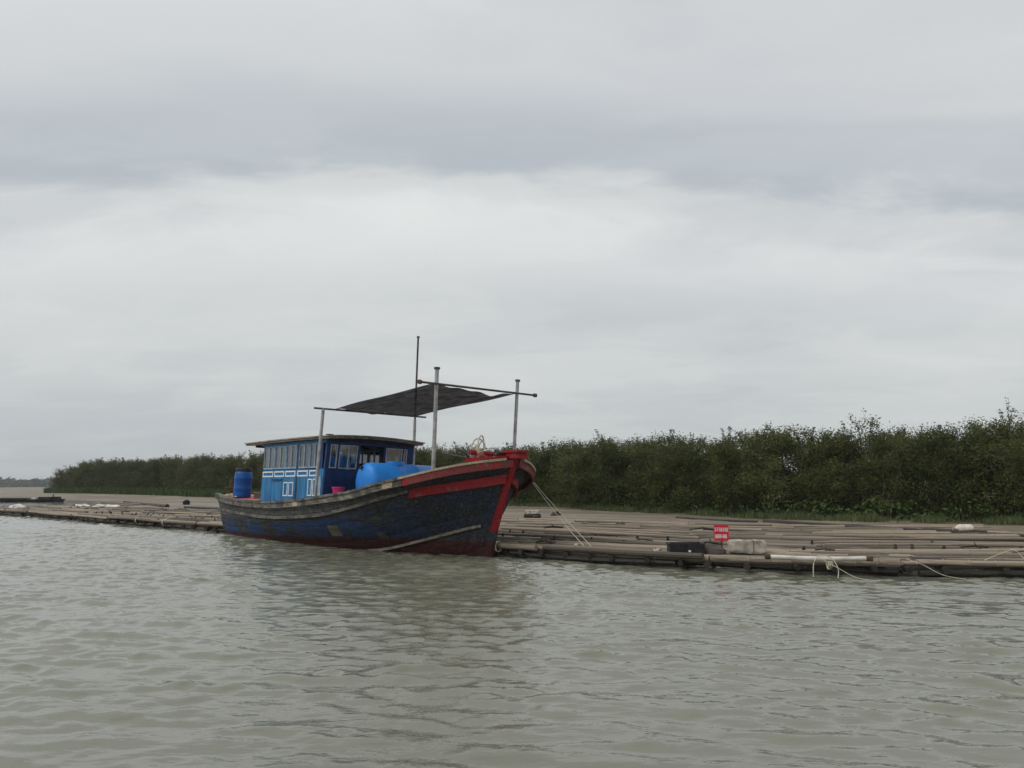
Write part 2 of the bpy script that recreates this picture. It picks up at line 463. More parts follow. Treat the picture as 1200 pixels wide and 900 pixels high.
def mud_mat():
    m, nt, b = new_mat('mud')
    o = coords(nt)
    a = noise(nt, o, 0.35, 6, 0.6)
    fine = noise(nt, o, 5.0, 6, 0.65)
    c = ramp(nt, a, [(0.32, (0.15, 0.117, 0.080)), (0.50, (0.228, 0.184, 0.130)), (0.66, (0.29, 0.242, 0.175))]).outputs[0]
    c = mix_c(nt, ramp(nt, fine, [(0.35, 0.5), (0.6, 0.0)]).outputs[0], c, (0.15, 0.125, 0.095))
    uvn = nt.nodes.new('ShaderNodeUVMap'); uvn.uv_map = 'shore'
    st = noise(nt, mapping(nt, uvn.outputs[0], (0.16, 2.6, 1)), 1.0, 5, 0.62, 0.3)
    c = mix_c(nt, ramp(nt, st, [(0.36, 0.75), (0.50, 0.0)]).outputs[0], c, (0.115, 0.095, 0.072))
    c = mix_c(nt, ramp(nt, st, [(0.56, 0.0), (0.70, 0.6)]).outputs[0], c, (0.32, 0.28, 0.22))
    st2 = noise(nt, mapping(nt, uvn.outputs[0], (0.035, 0.62, 1)), 1.0, 5, 0.65, 0.4)
    c = mix_c(nt, ramp(nt, st2, [(0.40, 0.9), (0.53, 0.0)]).outputs[0], c, (0.12, 0.098, 0.075))
    # wet, dark below the tide line
    s = nt.nodes.new('ShaderNodeSeparateXYZ'); nt.links.new(o, s.inputs[0])
    w = nt.nodes.new('ShaderNodeMapRange'); nt.links.new(math_n(nt, 'ADD', s.outputs[2], math_n(nt, 'MULTIPLY', math_n(nt, 'SUBTRACT', a, 0.5), 0.2)), w.inputs[0])
    w.inputs[1].default_value = 0.16; w.inputs[2].default_value = 0.04
    c = mix_c(nt, w.outputs[0], c, (0.045, 0.037, 0.029))
    nt.links.new(c, b.inputs['Base Color'])
    b.inputs['Roughness'].default_value = 0.6
    h = math_n(nt, 'ADD', fine, math_n(nt, 'MULTIPLY', noise(nt, o, 22.0, 4), 0.4))
    bump(nt, b, h, 0.6, 0.05)
    return m
M['mud'] = mud_mat()

def water_mat():
    m, nt, b = new_mat('river_water')
    o = coords(nt)
    v1 = mapping(nt, o, (0.7, 1.5, 1.0))
    a = noise(nt, v1, 7.0, 3, 0.5)
    c2 = noise(nt, v1, 22.0, 3, 0.55)
    far = noise(nt, mapping(nt, o, (0.35, 1.0, 1.0)), 1.6, 3, 0.5)
    h = math_n(nt, 'ADD', math_n(nt, 'MULTIPLY', a, 0.5), math_n(nt, 'ADD', math_n(nt, 'MULTIPLY', c2, 0.10), math_n(nt, 'MULTIPLY', far, 0.32)))
    bump(nt, b, h, 0.65, 0.024)
    s = ramp(nt, noise(nt, o, 0.12, 3), [(0.35, (0.150, 0.152, 0.114)), (0.65, (0.178, 0.178, 0.136))]).outputs[0]
    nt.links.new(s, b.inputs['Base Color'])
    b.inputs['Roughness'].default_value = 0.035
    b.inputs['IOR'].default_value = 1.5
    b.inputs['Specular IOR Level'].default_value = 0.5
    return m
M['water'] = water_mat()

# ------------------------------------------------------------------ the shore lines
EP = np.array([(70, 2), (40, 9), (22, 12.8), (14, 13.9), (9.8, 14.2), (6.7, 14.45), (4.3, 15.1), (2.0, 16.9), (-.4, 18.6), (-6, 23.5), (-11, 28), (-20, 36), (-32, 46.5), (-48, 60), (-78, 86), (-140, 138)], float)
TP = np.array([(72, 18), (43, 19.5), (26, 22.5), (18, 26), (14.3, 28.4), (10.7, 31), (8.5, 33.5), (5.5, 37.5), (2.4, 42), (-6, 51), (-13.8, 60), (-30, 77), (-49, 95), (-68, 111), (-100, 138), (-170, 200)], float)
ZT = np.array([.44, .44, .44, .44, .44, .45, .47, .52, .58, .62, .66, .74, .82, .81, .6, .5], float)
def cr_interp(P, t):
    """Catmull-Rom through rows of P at float indices t"""
    P = np.asarray(P, float)
    t = np.clip(np.asarray(t, float), 0, len(P) - 1 - 1e-6)
    i = t.astype(int); f = t - i
    if P.ndim > 1:
        f = f[..., None]
    n = len(P)
    p0, p1, p2, p3 = P[np.clip(i - 1, 0, n - 1)], P[i], P[np.clip(i + 1, 0, n - 1)], P[np.clip(i + 2, 0, n - 1)]
    return 0.5 * (2 * p1 + (p2 - p0) * f + (2 * p0 - 5 * p1 + 4 * p2 - p3) * f ** 2 + (3 * p1 - p0 - 3 * p2 + p3) * f ** 3)
def shore(i, s):
    """world xy at index i, s metres inland of the front edge"""
    e, t = cr_interp(EP, i), cr_interp(TP, i)
    d = np.linalg.norm(t - e, axis=-1)
    return e + (t - e) * (np.asarray(s) / d)[..., None], d
def wob(x, y, k, seed=0):
    r = np.random.default_rng(seed)
    z = 0 * x
    for _ in range(7):
        a = r.uniform(0, 2 * np.pi); w = k * r.uniform(.5, 1.6)
        z = z + np.sin(w * (x * np.cos(a) + y * np.sin(a)) + r.uniform(0, 6.28))
    return z / 7
def ground_z(i, s, d, x, y):
    zt = cr_interp(ZT, i)
    under = np.interp(s, [-8, -1.5, 0.35, 1.3, 1.9], [-1.3, -.55, -.30, .02, .20])
    up = .20 + (zt - .20) * np.clip((s - 1.9) / np.maximum(d - 1.9, .1), 0, 1) + np.clip(s - d, 0, 60) * .012
    z = np.where(s < 1.9, under, up)
    z = z + .045 * wob(x, y, 1.3, 3) * np.clip(s / 3, 0, 1) + .02 * wob(x, y, 5.0, 4) * np.clip(s / 3, 0, 1)
    # low pool inside the bank, far left
    a = np.array([-.78, .63]); c = np.array([-50, 75.])
    u = (x - c[0]) * a[0] + (y - c[1]) * a[1]; w = (x - c[0]) * -a[1] + (y - c[1]) * a[0]
    z = z - 1.1 * np.exp(-(u / 17) ** 4 - (w / 9.5) ** 4)
    return z
def gz(x, y):
    """ground height at a world point, by nearest sample"""
    k = np.argmin((GX - x) ** 2 + (GY - y) ** 2)
    return float(GZ.ravel()[k])
ii = np.unique(np.concatenate([np.linspace(0, 3, 40), np.linspace(3, 9, 260), np.linspace(9, 12, 200), np.linspace(12, 14, 80), np.linspace(14, 15, 12)]))
ss = np.concatenate([np.linspace(-8, -1, 6), np.linspace(-.8, 4, 30), np.linspace(4.2, 16, 60), np.linspace(16.5, 50, 60), [60, 80, 110, 160, 260, 500]])
I2, S2 = np.meshgrid(ii, ss, indexing='ij')
XY, D2 = shore(I2, S2)
GX, GY = XY[..., 0], XY[..., 1]
GZ = ground_z(I2, S2, D2, GX, GY)
ni, ns = I2.shape
idx = np.arange(ni * ns).reshape(ni, ns)
fa = np.stack([idx[:-1, :-1], idx[:-1, 1:], idx[1:, 1:], idx[1:, :-1]], -1).reshape(-1, 4)
bank = link('mud_bank', np_mesh('mud_bank', np.stack([GX, GY, GZ], -1).reshape(-1, 3), fa, M['mud']))
uvl = bank.data.uv_layers.new(name='shore')
ac_ = np.concatenate([[0], np.cumsum(np.linalg.norm(np.diff(XY[:, 12], axis=0), axis=1))])
uvv = np.stack([np.repeat(ac_[:, None], ns, 1), S2], -1).reshape(-1, 2).astype(np.float32)
li_ = np.empty(len(bank.data.loops), dtype=np.int32); bank.data.loops.foreach_get('vertex_index', li_)
uvl.data.foreach_set('uv', uvv[li_].ravel())
tag(bank, 'wide tan mud bank sloping up from the water to the trees', 'mud bank', kind='structure')
# river bed: one sheet to the horizon
bed = MB().add([(-1500, -1500, -2.2), (1500, -1500, -2.2), (1500, 1500, -2.2), (-1500, 1500, -2.2)], [(0, 1, 2, 3)]).build('riverbed', M['mud'])
tag(bed, 'brown silt bed under the river water', 'riverbed', kind='structure')

# ------------------------------------------------------------------ water
def geo_out(a, lim, n, g0):
    """n coordinates running outward from a to lim, growing"""
    k = np.arange(1, n + 1) / n
    return a + (lim - a) * (np.exp(5.2 * k) - 1) / (math.exp(5.2) - 1)
dx = 0.05
xf = np.arange(-24, 17, dx); yf = np.arange(3.2, 30, dx)
xm = np.arange(-46, -24, .13); ym = np.arange(30, 60, .13)
xs = np.concatenate([geo_out(xm[0], -1450, 60, dx)[::-1], xm, xf, geo_out(xf[-1], 1450, 60, dx)])
ys = np.concatenate([geo_out(yf[0], -1450, 50, dx)[::-1], yf, ym, geo_out(ym[-1], 1450, 60, dx)])
def waves(nx, ny, d):
    kx = np.fft.fftfreq(nx, d)[:, None] * 2 * np.pi
    ky = np.fft.fftfreq(ny, d)[None, :] * 2 * np.pi
    k = np.hypot(kx, ky); k[0, 0] = 1e-6
    def layer(lam, width, dirn, spread, seed):
        k0 = 2 * np.pi / lam
        th = np.arctan2(ky, kx) - dirn
        amp = np.exp(-(np.log(k / k0) / width) ** 2) * (spread + np.abs(np.cos(th)) ** 6)
        w = np.random.default_rng(seed).normal(size=(nx, ny))
        h = np.fft.ifft2(np.fft.fft2(w) * amp).real
        return h / h.std()
    h = .0042 * layer(2.4, .40, R(72), .10, 1) + .0060 * layer(.80, .42, R(80), .22, 2) + .0072 * layer(.38, .36, R(72), .30, 3) + .0034 * layer(.20, .30, R(85), .4, 4)
    gust = .95 + .16 * layer(9, .5, R(40), 1, 5).clip(-1.5, 1.5)
    h = h * gust
    s = h.std()
    return h + .10 * h * h / s
nx, ny = len(xf), len(yf)
hz = waves(nx, ny, dx)
XX, YY = np.meshgrid(xs, ys, indexing='ij')
def wrap(q, q0, n):
    t = ((q - q0) / dx) % n
    i0 = np.floor(t).astype(int) % n
    return i0, (i0 + 1) % n, t - np.floor(t)
i0, i1, fx_ = wrap(xs, xf[0], nx); j0, j1, fy_ = wrap(ys, yf[0], ny)
fx_ = fx_[:, None]; fy_ = fy_[None, :]
ZZ = (hz[np.ix_(i0, j0)] * (1 - fx_) + hz[np.ix_(i1, j0)] * fx_) * (1 - fy_) + (hz[np.ix_(i0, j1)] * (1 - fx_) + hz[np.ix_(i1, j1)] * fx_) * fy_
fdx = np.clip(np.minimum(xs + 47, 19.0 - xs) / 3, 0, 1)[:, None]
fdy = np.clip(np.minimum(ys - 3.0, 62 - ys) / 4, 0, 1)[None, :]
fdy = np.where(ys[None, :] < 8, np.clip((ys[None, :] - 3.1) / .5, 0, 1), fdy)
ZZ = ZZ * fdx * fdy
idx = np.arange(XX.size).reshape(XX.shape)
fa = np.stack([idx[:-1, :-1], idx[1:, :-1], idx[1:, 1:], idx[:-1, 1:]], -1).reshape(-1, 4)
wo = link('river_water', np_mesh('river_water', np.stack([XX, YY, ZZ], -1).reshape(-1, 3), fa, M['water']))
tag(wo, 'grey green muddy river water with small wind ripples', 'water', kind='structure')
del XX, YY, ZZ, idx, fa

# ------------------------------------------------------------------ bamboo rafts along the edge
def bamboo_mesh(name, mat, seed, sides=8):
    """unit-length pole along +X with radius 1 (scaled per object), swollen nodes and a slight bend"""
    r = random.Random(seed)
    pts, rad = [], []
    nn = 9
    b1, b2 = r.uniform(-.6, .6), r.uniform(-.5, .5)
    ph = r.uniform(0, 3)
    for k in range(nn + 1):
        t = k / nn
        bx = b1 * math.sin(math.pi * t) + .25 * math.sin(5 * t + ph)
        bz = b2 * math.sin(math.pi * t)
        base = 1.0 - .22 * t
        for dt, s in ((-.006, 1.0), (0, 1.13), (.006, 1.0)):
            tt = t + dt
            if 0 <= tt <= 1:
                pts.append((tt, bx, bz)); rad.append(base * s)
    mb = MB()
    n = sides
    for (p, q) in zip(pts, rad):
        for k in range(n):
            a = 2 * math.pi * k / n
            mb.v.append((p[0], p[1] + q * math.cos(a), p[2] + q * math.sin(a)))
    for i in range(len(pts) - 1):
        for k in range(n):
            k2 = (k + 1) % n
            mb.f.append((i * n + k, i * n + k2, (i + 1) * n + k2, (i + 1) * n + k))
    mb.f.append(tuple(reversed(range(n))))
    mb.f.append(tuple((len(pts) - 1) * n + k for k in range(n)))
    return mb.mesh(name, mat, True)
POLE = [bamboo_mesh('bamboo_pole', M['bamboo'], s) for s in range(6)]
POLE_D = [bamboo_mesh('bamboo_pole', M['bamboo_dark'], 20 + s) for s in range(3)]
POLE_W = [bamboo_mesh('bamboo_bearer', M['bamboo_wet'], 30 + s, 7) for s in range(3)]
def put_pole(name, mesh, a, b, rad, parent, inv):
    a, b = Vector(a), Vector(b)
    d = b - a
    o = link(name, mesh, parent)
    x = d.normalized(); z = Vector((0, 0, 1)); y = z.cross(x).normalized(); z = x.cross(y)
    roll = Matrix.Rotation(random.uniform(0, 6.28), 4, 'X')
    m = Matrix((( x.x, y.x, z.x, a.x), (x.y, y.y, z.y, a.y), (x.z, y.z, z.z, a.z), (0, 0, 0, 1)))
    o.matrix_local = inv @ m @ roll @ Matrix.Diagonal((d.length, rad, rad, 1))
    return o
def lash_mesh():
    mb = MB()
    for dxx in (-.03, 0, .03):
        n_ = 12
        b0 = len(mb.v)
        for k in range(n_):
            a = 2 * math.pi * k / n_
            for (ddx, q) in ((-.012, 1.0), (0, 1.10), (.012, 1.0)):
                mb.v.append((dxx + ddx + .01 * math.sin(a), q * math.cos(a), q * math.sin(a)))
        for k in range(n_):
            k2 = (k + 1) % n_
            for j in range(2):
                mb.f.append((b0 + k * 3 + j, b0 + k2 * 3 + j, b0 + k2 * 3 + j + 1, b0 + k * 3 + j + 1))
    return mb.mesh('lashing', M['rope'], True)
# cumulative arc length of the edge, so sections have real lengths
tt = np.linspace(3.4, 13.1, 1200)
ep = cr_interp(EP, tt)
arc = np.concatenate([[0], np.cumsum(np.linalg.norm(np.diff(ep, axis=0), axis=1))])
def i_at(a):
    return float(np.interp(a, arc, tt))
def spt(a, s):
    p, d = shore(np.array([i_at(a)]), np.array([s]))
    return p[0], float(d[0])
sections = [0.0, 8.5, 16.5, 24.0, 33.0, 43.0, 54.0, 66.0, min(arc[-1], 80.0)]
raft_labels = [
    'muddy bamboo raft edge at far right with thick front poles and rope ties',
    'bamboo raft section carrying the red sign and pale foam block',
    'bamboo raft section just right of the blue boat bow',
    'bamboo raft section hidden mostly behind the boat hull',
    'bamboo raft section behind the boat stern',
    'bamboo raft section just left of the boat stern',
    'long bamboo raft section at left below the white plastic heap',
    'farthest bamboo raft section at the left edge of the picture']
rafts = []
npole = 0
for k in range(len(sections) - 1):
    a0, a1 = sections[k], sections[k + 1]
    pc, _ = spt((a0 + a1) / 2, 1.0)
    root = empty('bamboo_raft', (pc[0], pc[1], 0.0))
    tag(root, raft_labels[k], 'raft', 'bamboo rafts along the bank')
    inv = Matrix.Translation((-pc[0], -pc[1], 0))
    rafts.append(root)
    far = a0 > 40
    rows = []
    s = 0.0
    while s < (2.3 if not far else 2.6):
        rows.append((s, 'front')); s += random.uniform(.12, .18) * (1.0 if not far else 1.6)
    while s < (11.5 if not far else 18.0):
        s += random.uniform(.2, .44) * (1.0 if not far else 1.9)
        rows.append((s, 'back'))
    for s, kindr in rows:
        a = a0 - random.uniform(0, .5)
        while a < a1 - 1.0:
            L = random.uniform(4.2, 6.6) * (1.0 if not far else 1.35)
            if k in (0, 1, 2) and kindr == 'front' and s < .3:
                L *= .8
            if kindr == 'back' and random.random() < .2:
                a += L * .7
                continue
            b_ = min(a + L, arc[-1])
            jit = .08 if kindr == 'front' else .22
            p0, d0 = spt(max(a, 0), s + random.uniform(-jit, jit)); p1, d1 = spt(b_, s + random.uniform(-jit, jit))
            if kindr == 'front':
                if s > .1 and random.random() < .09:
                    a = b_
                    continue
                rad = random.uniform(.04, .07) if s > .1 else random.uniform(.06, .088)
                z0 = .235 + random.uniform(-.025, .03) + (.03 if s < .1 else 0)
                z1 = .235 + random.uniform(-.025, .03) + (.03 if s < .1 else 0)
                me = random.choice(POLE) if random.random() < .78 else random.choice(POLE_D)
            else:
                rad = random.uniform(.03, .06)
                z0 = gz(*p0) + rad * random.uniform(-.25, .75); z1 = gz(*p1) + rad * random.uniform(-.25, .75)
                me = random.choice(POLE) if random.random() < .6 else random.choice(POLE_D)
            put_pole('bamboo_pole', me, (p0[0], p0[1], z0), (p1[0], p1[1], z1), rad, root, inv)
            npole += 1
            a = b_ + random.uniform(-.25, .35)
    # second layer at the very edge and loose dark poles below it
    for s, zc, rr, ms in ((.06, .085, .07, POLE_W), (.22, .10, .06, POLE_W), (.10, -.02, .07, POLE_W)):  # wet poles, picked this dark so their colour deepens the edge shadow
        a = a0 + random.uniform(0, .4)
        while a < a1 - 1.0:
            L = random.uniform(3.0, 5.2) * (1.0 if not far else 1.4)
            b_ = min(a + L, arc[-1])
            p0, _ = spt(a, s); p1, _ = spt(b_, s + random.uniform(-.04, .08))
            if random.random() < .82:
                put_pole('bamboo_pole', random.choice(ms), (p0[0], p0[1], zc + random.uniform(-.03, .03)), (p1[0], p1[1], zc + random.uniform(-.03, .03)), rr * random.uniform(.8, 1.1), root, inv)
            a = b_ + random.uniform(.0, .5)
    # bearers across
    a = a0 + .3
    while a < a1 - .2:
        p0, _ = spt(a, -.12 + random.uniform(-.08, .06)); p1, _ = spt(a + random.uniform(-.25, .25), 2.4)
        put_pole('bearer', random.choice(POLE_W), (p0[0], p0[1], .15), (p1[0], p1[1], .17), random.uniform(.05, .065), root, inv)
        a += random.uniform(.55, 1.1) * (1.0 if not far else 1.8)
    # stub posts poking out of the mud in rows
    if not far:
        for srow in (3.4, 4.6):
            a = a0 + random.uniform(0, .8)
            while a < a1 - .3:
                p0, _ = spt(a, srow + random.uniform(-.1, .1))
                g = gz(*p0)
                mb = MB().tube([(p0[0], p0[1], g - .08), (p0[0] + random.uniform(-.02, .02), p0[1] + random.uniform(-.02, .02), g + random.uniform(.05, .14))], [random.uniform(.035, .06), random.uniform(.025, .04)], 7)
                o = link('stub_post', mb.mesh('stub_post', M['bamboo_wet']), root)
                o.matrix_local = inv
                a += random.uniform(.3, 1.5)
LASH = lash_mesh()
def lash_at(a, s, z, rad, root):
    p, _ = spt(a, s); q, _ = spt(a + .2, s)
    x = Vector((q[0] - p[0], q[1] - p[1], 0)).normalized(); zz_ = Vector((0, 0, 1)); y = zz_.cross(x)
    m = Matrix(((x.x, y.x, 0, p[0]), (x.y, y.y, 0, p[1]), (0, 0, 1, z), (0, 0, 0, 1)))
    o = link('lashing', LASH, root)
    o.matrix_local = Matrix.Translation(-root.location) @ m @ Matrix.Diagonal((1, rad, rad, 1))
for k in range(5):
    for _ in range(4 if k < 3 else 2):
        a = random.uniform(sections[k] + .3, sections[k + 1] - .3)
        lash_at(a, random.choice([0.0, .02, .5]), .235, random.uniform(.11, .125), rafts[k])

# loose black and dark poles farther up the bank: things of their own
def loose_pole(p, q, rad, mesh, label, group=None):
    z0, z1 = gz(*p) + rad * .5, gz(*q) + rad * .5
    root = link('driftwood_pole', mesh)
    a, b = Vector((p[0], p[1], z0)), Vector((q[0], q[1], z1))
    d = b - a
    x = d.normalized(); zv = Vector((0, 0, 1)); y = zv.cross(x).normalized(); zv = x.cross(y)
    root.matrix_world = Matrix(((x.x, y.x, zv.x, a.x), (x.y, y.y, zv.y, a.y), (x.z, y.z, zv.z, a.z), (0, 0, 0, 1))) @ Matrix.Diagonal((d.length, rad, rad, 1))
    tag(root, label, 'pole', group)
DARKP = [bamboo_mesh('driftwood_pole', M['bamboo_wet'], 50 + s) for s in range(3)]
loose_pole((9.2, 27.5), (13.4, 22.6), .07, DARKP[0], 'long black pole on the mud below the pale bottle float', 'dark poles on the mud')
loose_pole((11.0, 24.8), (14.6, 20.6), .06, DARKP[1], 'black pole lying right of the long one below the bottle float', 'dark poles on the mud')
loose_pole((6.6, 30.2), (9.0, 27.6), .05, DARKP[2], 'thin dark pole on the mud above the red sign', 'dark poles on the mud')
loose_pole((-22.5, 49.0), (-30.0, 58.0), .13, DARKP[0], 'dark pole on the mud right of the white plastic heap', 'dark poles on the mud')
loose_pole((-14.5, 41.0), (-20.6, 47.2), .10, DARKP[1], 'dark pole on the mud just left of the boat stern', 'dark poles on the mud')

for k in range(46):
    a = random.uniform(.5, 52); sq = random.uniform(1.2, 11)
    p, _ = spt(a, sq); p2, _ = spt(a + .3, sq + random.uniform(-.15, .15))
    L = random.uniform(.25, .9)
    d_ = Vector((p2[0] - p[0], p2[1] - p[1], 0)).normalized() * L
    mb = MB(); r_ = random.uniform(.02, .05)
    mb.tube([(0, 0, 0), d_ * .5 + Vector((0, 0, random.uniform(0, .06))), d_], [r_, r_ * .9, r_ * .5], 6)
    if random.random() < .5:
        mb.tube([d_ * .4, d_ * .5 + Vector((random.uniform(-.1, .1), random.uniform(-.1, .1), .14))], [r_ * .6, r_ * .2], 5)
    o = mb.build('driftwood_scrap', random.choice([M['bamboo_wet'], M['bamboo_dark'], M['bamboo_wet']]))
    o.location = (p[0], p[1], (.30 if sq < 2.3 else gz(*p) + .06))
    tag(o, 'small scrap of driftwood lying on the bamboo raft or mud', 'driftwood', 'driftwood scraps strewn over the bank')

# ------------------------------------------------------------------ the boat
BO = Vector((-0.565, 18.554, 0.0))
BE = Euler((R(-1.5), 0, R(-47)), 'XYZ')
boat = empty('fishing_boat', BO, BE)
tag(boat, 'weathered wooden fishing boat with blue cabin, red bow trim and black awning', 'boat')
BM = Matrix.Translation(BO) @ BE.to_matrix().to_4x4()
def P(name, mb, mat, parent=None, smooth=False):
    return mb.build(name, mat, parent or boat, smooth)
RAIL = np.array([(-14.1, 1.25, 1.38), (-12, 1.62, 1.22), (-10, 1.85, 1.17), (-8.3, 2.0, 1.15), (-6.3, 2.1, 1.22), (-4.3, 2.17, 1.37), (-2.7, 2.2, 1.52), (-1.9, 2.17, 1.67), (-.95, 2.0, 1.83), (-.1, 1.55, 2.05), (.43, .95, 2.21), (.7, .55, 2.28), (.9, .10, 2.35)])
WALE = np.array([(-13.75, 1.2, .84), (-10.7, 1.64, .75), (-8.5, 1.85, .70), (-6.7, 1.96, .75), (-4.9, 2.0, .86), (-3.7, 2.0, 1.02), (-2.3, 1.9, 1.29), (-1.05, 1.58, 1.57), (-.1, .97, 1.76), (.4, .45, 1.88), (.66, .10, 1.96)])
CHIN = np.array([(-12.4, 1.33, -.15), (-10, 1.42, -.15), (-7.3, 1.36, -.15), (-5, 1.28, -.13), (-3, 1.12, .02), (-1.72, .92, .28), (-.8, .66, .52), (-.18, .35, .70), (.15, .10, .78)])
KEEL = np.array([(-12.2, .1, -.75), (-6, .1, -.75), (-3, .1, -.72), (-1.2, .1, -.55), (-.4, .1, -.38), (-.08, .1, -.25)])
def pchip(x, y, xq):
    h = np.diff(x); dl = np.diff(y) / h
    d = np.zeros_like(y)
    for i in range(1, len(x) - 1):
        if dl[i - 1] * dl[i] > 0:
            w1, w2 = 2 * h[i] + h[i - 1], h[i] + 2 * h[i - 1]
            d[i] = (w1 + w2) / (w1 / dl[i - 1] + w2 / dl[i])
    d[0], d[-1] = dl[0], dl[-1]
    i = np.clip(np.searchsorted(x, xq) - 1, 0, len(x) - 2)
    t = (xq - x[i]) / h[i]
    return (1 + 2 * t) * (1 - t) ** 2 * y[i] + t * (1 - t) ** 2 * h[i] * d[i] + t * t * (3 - 2 * t) * y[i + 1] + t * t * (t - 1) * h[i] * d[i + 1]
def line(Lp, s):
    s = np.asarray(s, float)
    x = Lp[0, 0] + s * (Lp[-1, 0] - Lp[0, 0])
    return np.stack([x, pchip(Lp[:, 0], Lp[:, 1], x), pchip(Lp[:, 0], Lp[:, 2], x)], -1)
QW, QC = .28, .74
def hull_pt(s, q):
    """half hull, s stern..stem, q rail..keel; y positive"""
    s = float(s); q = float(q)
    if q <= QW:
        a, b, t, bul = line(RAIL, s), line(WALE, s), q / QW, .0
    elif q <= QC:
        a, b, t, bul = line(WALE, s), line(CHIN, s), (q - QW) / (QC - QW), .10
    else:
        a, b, t, bul = line(CHIN, s), line(KEEL, s), (q - QC) / (1 - QC), .12
    p = a + (b - a) * t
    fade = min(1, (1 - s) / .08)
    p[1] += bul * math.sin(math.pi * t) * fade * min(1, p[1] / .5)
    return Vector(p)
def hull_off(s, q, d, side):
    e = 2e-3
    s1, s0 = min(1, s + e), max(0, s - e)
    q1, q0 = min(1, q + e), max(0, q - e)
    n = (hull_pt(s1, q) - hull_pt(s0, q)).cross(hull_pt(s, q1) - hull_pt(s, q0))
    n = n.normalized() if n.length > 1e-9 else Vector((0, 1, 0))
    if n.y < 0 and abs(n.y) > .05:
        n = -n
    p = hull_pt(s, q) + d * n
    return Vector((p.x, p.y * side, p.z))
svals = 1 - (1 - np.linspace(0, 1, 56)) ** 1.7
qvals = np.concatenate([np.linspace(0, QW, 4), np.linspace(QW, QC, 7)[1:], np.linspace(QC, 1, 4)[1:]])
mb = MB()
ring = []
for s in svals:
    row = [hull_pt(s, q) for q in qvals]
    full = [(p.x, -p.y, p.z) for p in row] + [(p.x, p.y, p.z) for p in reversed(row)]
    ring.append(full)
nn = len(ring[0])
for rr in ring:
    mb.v += rr
for i in range(len(ring) - 1):
    for k in range(nn - 1):
        mb.f.append((i * nn + k, i * nn + k + 1, (i + 1) * nn + k + 1, (i + 1) * nn + k))
mb.f.append(tuple(range(nn)))                          # transom
e_ = (len(ring) - 1) * nn
mb.f.append(tuple(e_ + k for k in reversed(range(nn))))
hull = P('hull', mb, M['hull'], smooth=True)
# planking, strake by strake, both sides
strakes = [(.035, .15), (.158, .262), (.30, .405), (.412, .515), (.522, .625), (.632, .728), (.76, .87)]
def plank(s0, s1, q0, q1, side, d):
    n = max(5, int((s1 - s0) * 26))
    mbp = MB()
    ks = [s0 + (s1 - s0) * k / n for k in range(n + 1)]
    for s in ks:
        qa, qb = q0, q1
        mbp.v += [tuple(hull_off(s, qa, -.012, side)), tuple(hull_off(s, qa + .004, d, side)), tuple(hull_off(s, (qa + qb) / 2, d + .004, side)), tuple(hull_off(s, qb - .004, d, side)), tuple(hull_off(s, qb, -.012, side))]
    for i in range(n):
        for k in range(4):
            mbp.f.append((i * 5 + k, i * 5 + k + 1, (i + 1) * 5 + k + 1, (i + 1) * 5 + k))
    mbp.f.append((4, 3, 2, 1, 0)); mbp.f.append(tuple(n * 5 + k for k in range(5)))
    return mbp
def s_of(u):
    return 1 - (1 - u) ** 1.5
for side in (-1, 1):
    for j, (q0, q1) in enumerate(strakes):
        cuts = [0.004, .27 + .06 * ((j * 2) % 3), .55 + .07 * ((j + 1) % 3), .80 + .03 * (j % 2), .993]
        for c0, c1 in zip(cuts[:-1], cuts[1:]):
            P('hull_plank', plank(c0 + .0007, c1 - .0007, q0, q1, side, .010 + random.uniform(-.002, .007)), M['hull'])
# strips that run along the hull
def strip(Lp, s0, s1, side, z0, z1, outw, n=30, inw=.03, dy=0.0):
    mbp = MB()
    for k in range(n + 1):
        t = k / n
        s = s0 + (s1 - s0) * (1 - (1 - t) ** 1.5)
        p = line(Lp, s)
        e = 2e-3
        tg = line(Lp, min(1, s + e)) - line(Lp, max(0, s - e))
        nv = np.array([-tg[1], tg[0]]); nv = nv / np.hypot(*nv)
        if nv[1] < 0: nv = -nv
        for (o_, z_) in ((-inw, z0), (outw, z0), (outw, z1), (-inw, z1)):
            mbp.v.append((p[0] + nv[0] * (o_ + dy), max(.0, p[1] + nv[1] * (o_ + dy)) * side, p[2] + z_))
    for i in range(n):
        for k in range(4):
            mbp.f.append((i * 4 + k, i * 4 + (k + 1) % 4, (i + 1) * 4 + (k + 1) % 4, (i + 1) * 4 + k))
    mbp.f.append((3, 2, 1, 0)); mbp.f.append(tuple(n * 4 + k for k in range(4)))
    return mbp
for side in (-1, 1):
    P('rail_cap', strip(RAIL, 0, .87, side, -.02, .045, .075, inw=.10), M['rail'])
    c = P('rail_cap', strip(RAIL, .872, .995, side, -.01, .045, .085, inw=.10), M['pale_wood']); c['label'] = 'bare pale wooden rail cap at the bow'
    P('rail_strake', strip(RAIL, 0, .878, side, -.17, -.022, .045), M['rail'])
    c = P('rail_strake', strip(RAIL, .880, 1.0, side, -.19, -.012, .065 if side < 0 else .035), M['worn_red']); c['label'] = 'red painted strake under the bow rail'
    c = P('rubbing_strake', strip(WALE, 0, .873, side, -.045, .045, .06), M['rail'])
    c = P('rubbing_strake', strip(WALE, .876, 1.0, side, -.19, .03, .085 if side < 0 else .045), M['red_paint']); c['label'] = 'red painted rubbing strake at the bow'
    P('spray_rail', strip(CHIN, .70, .985, side, -.035, .035, .05), M['old_wood'])
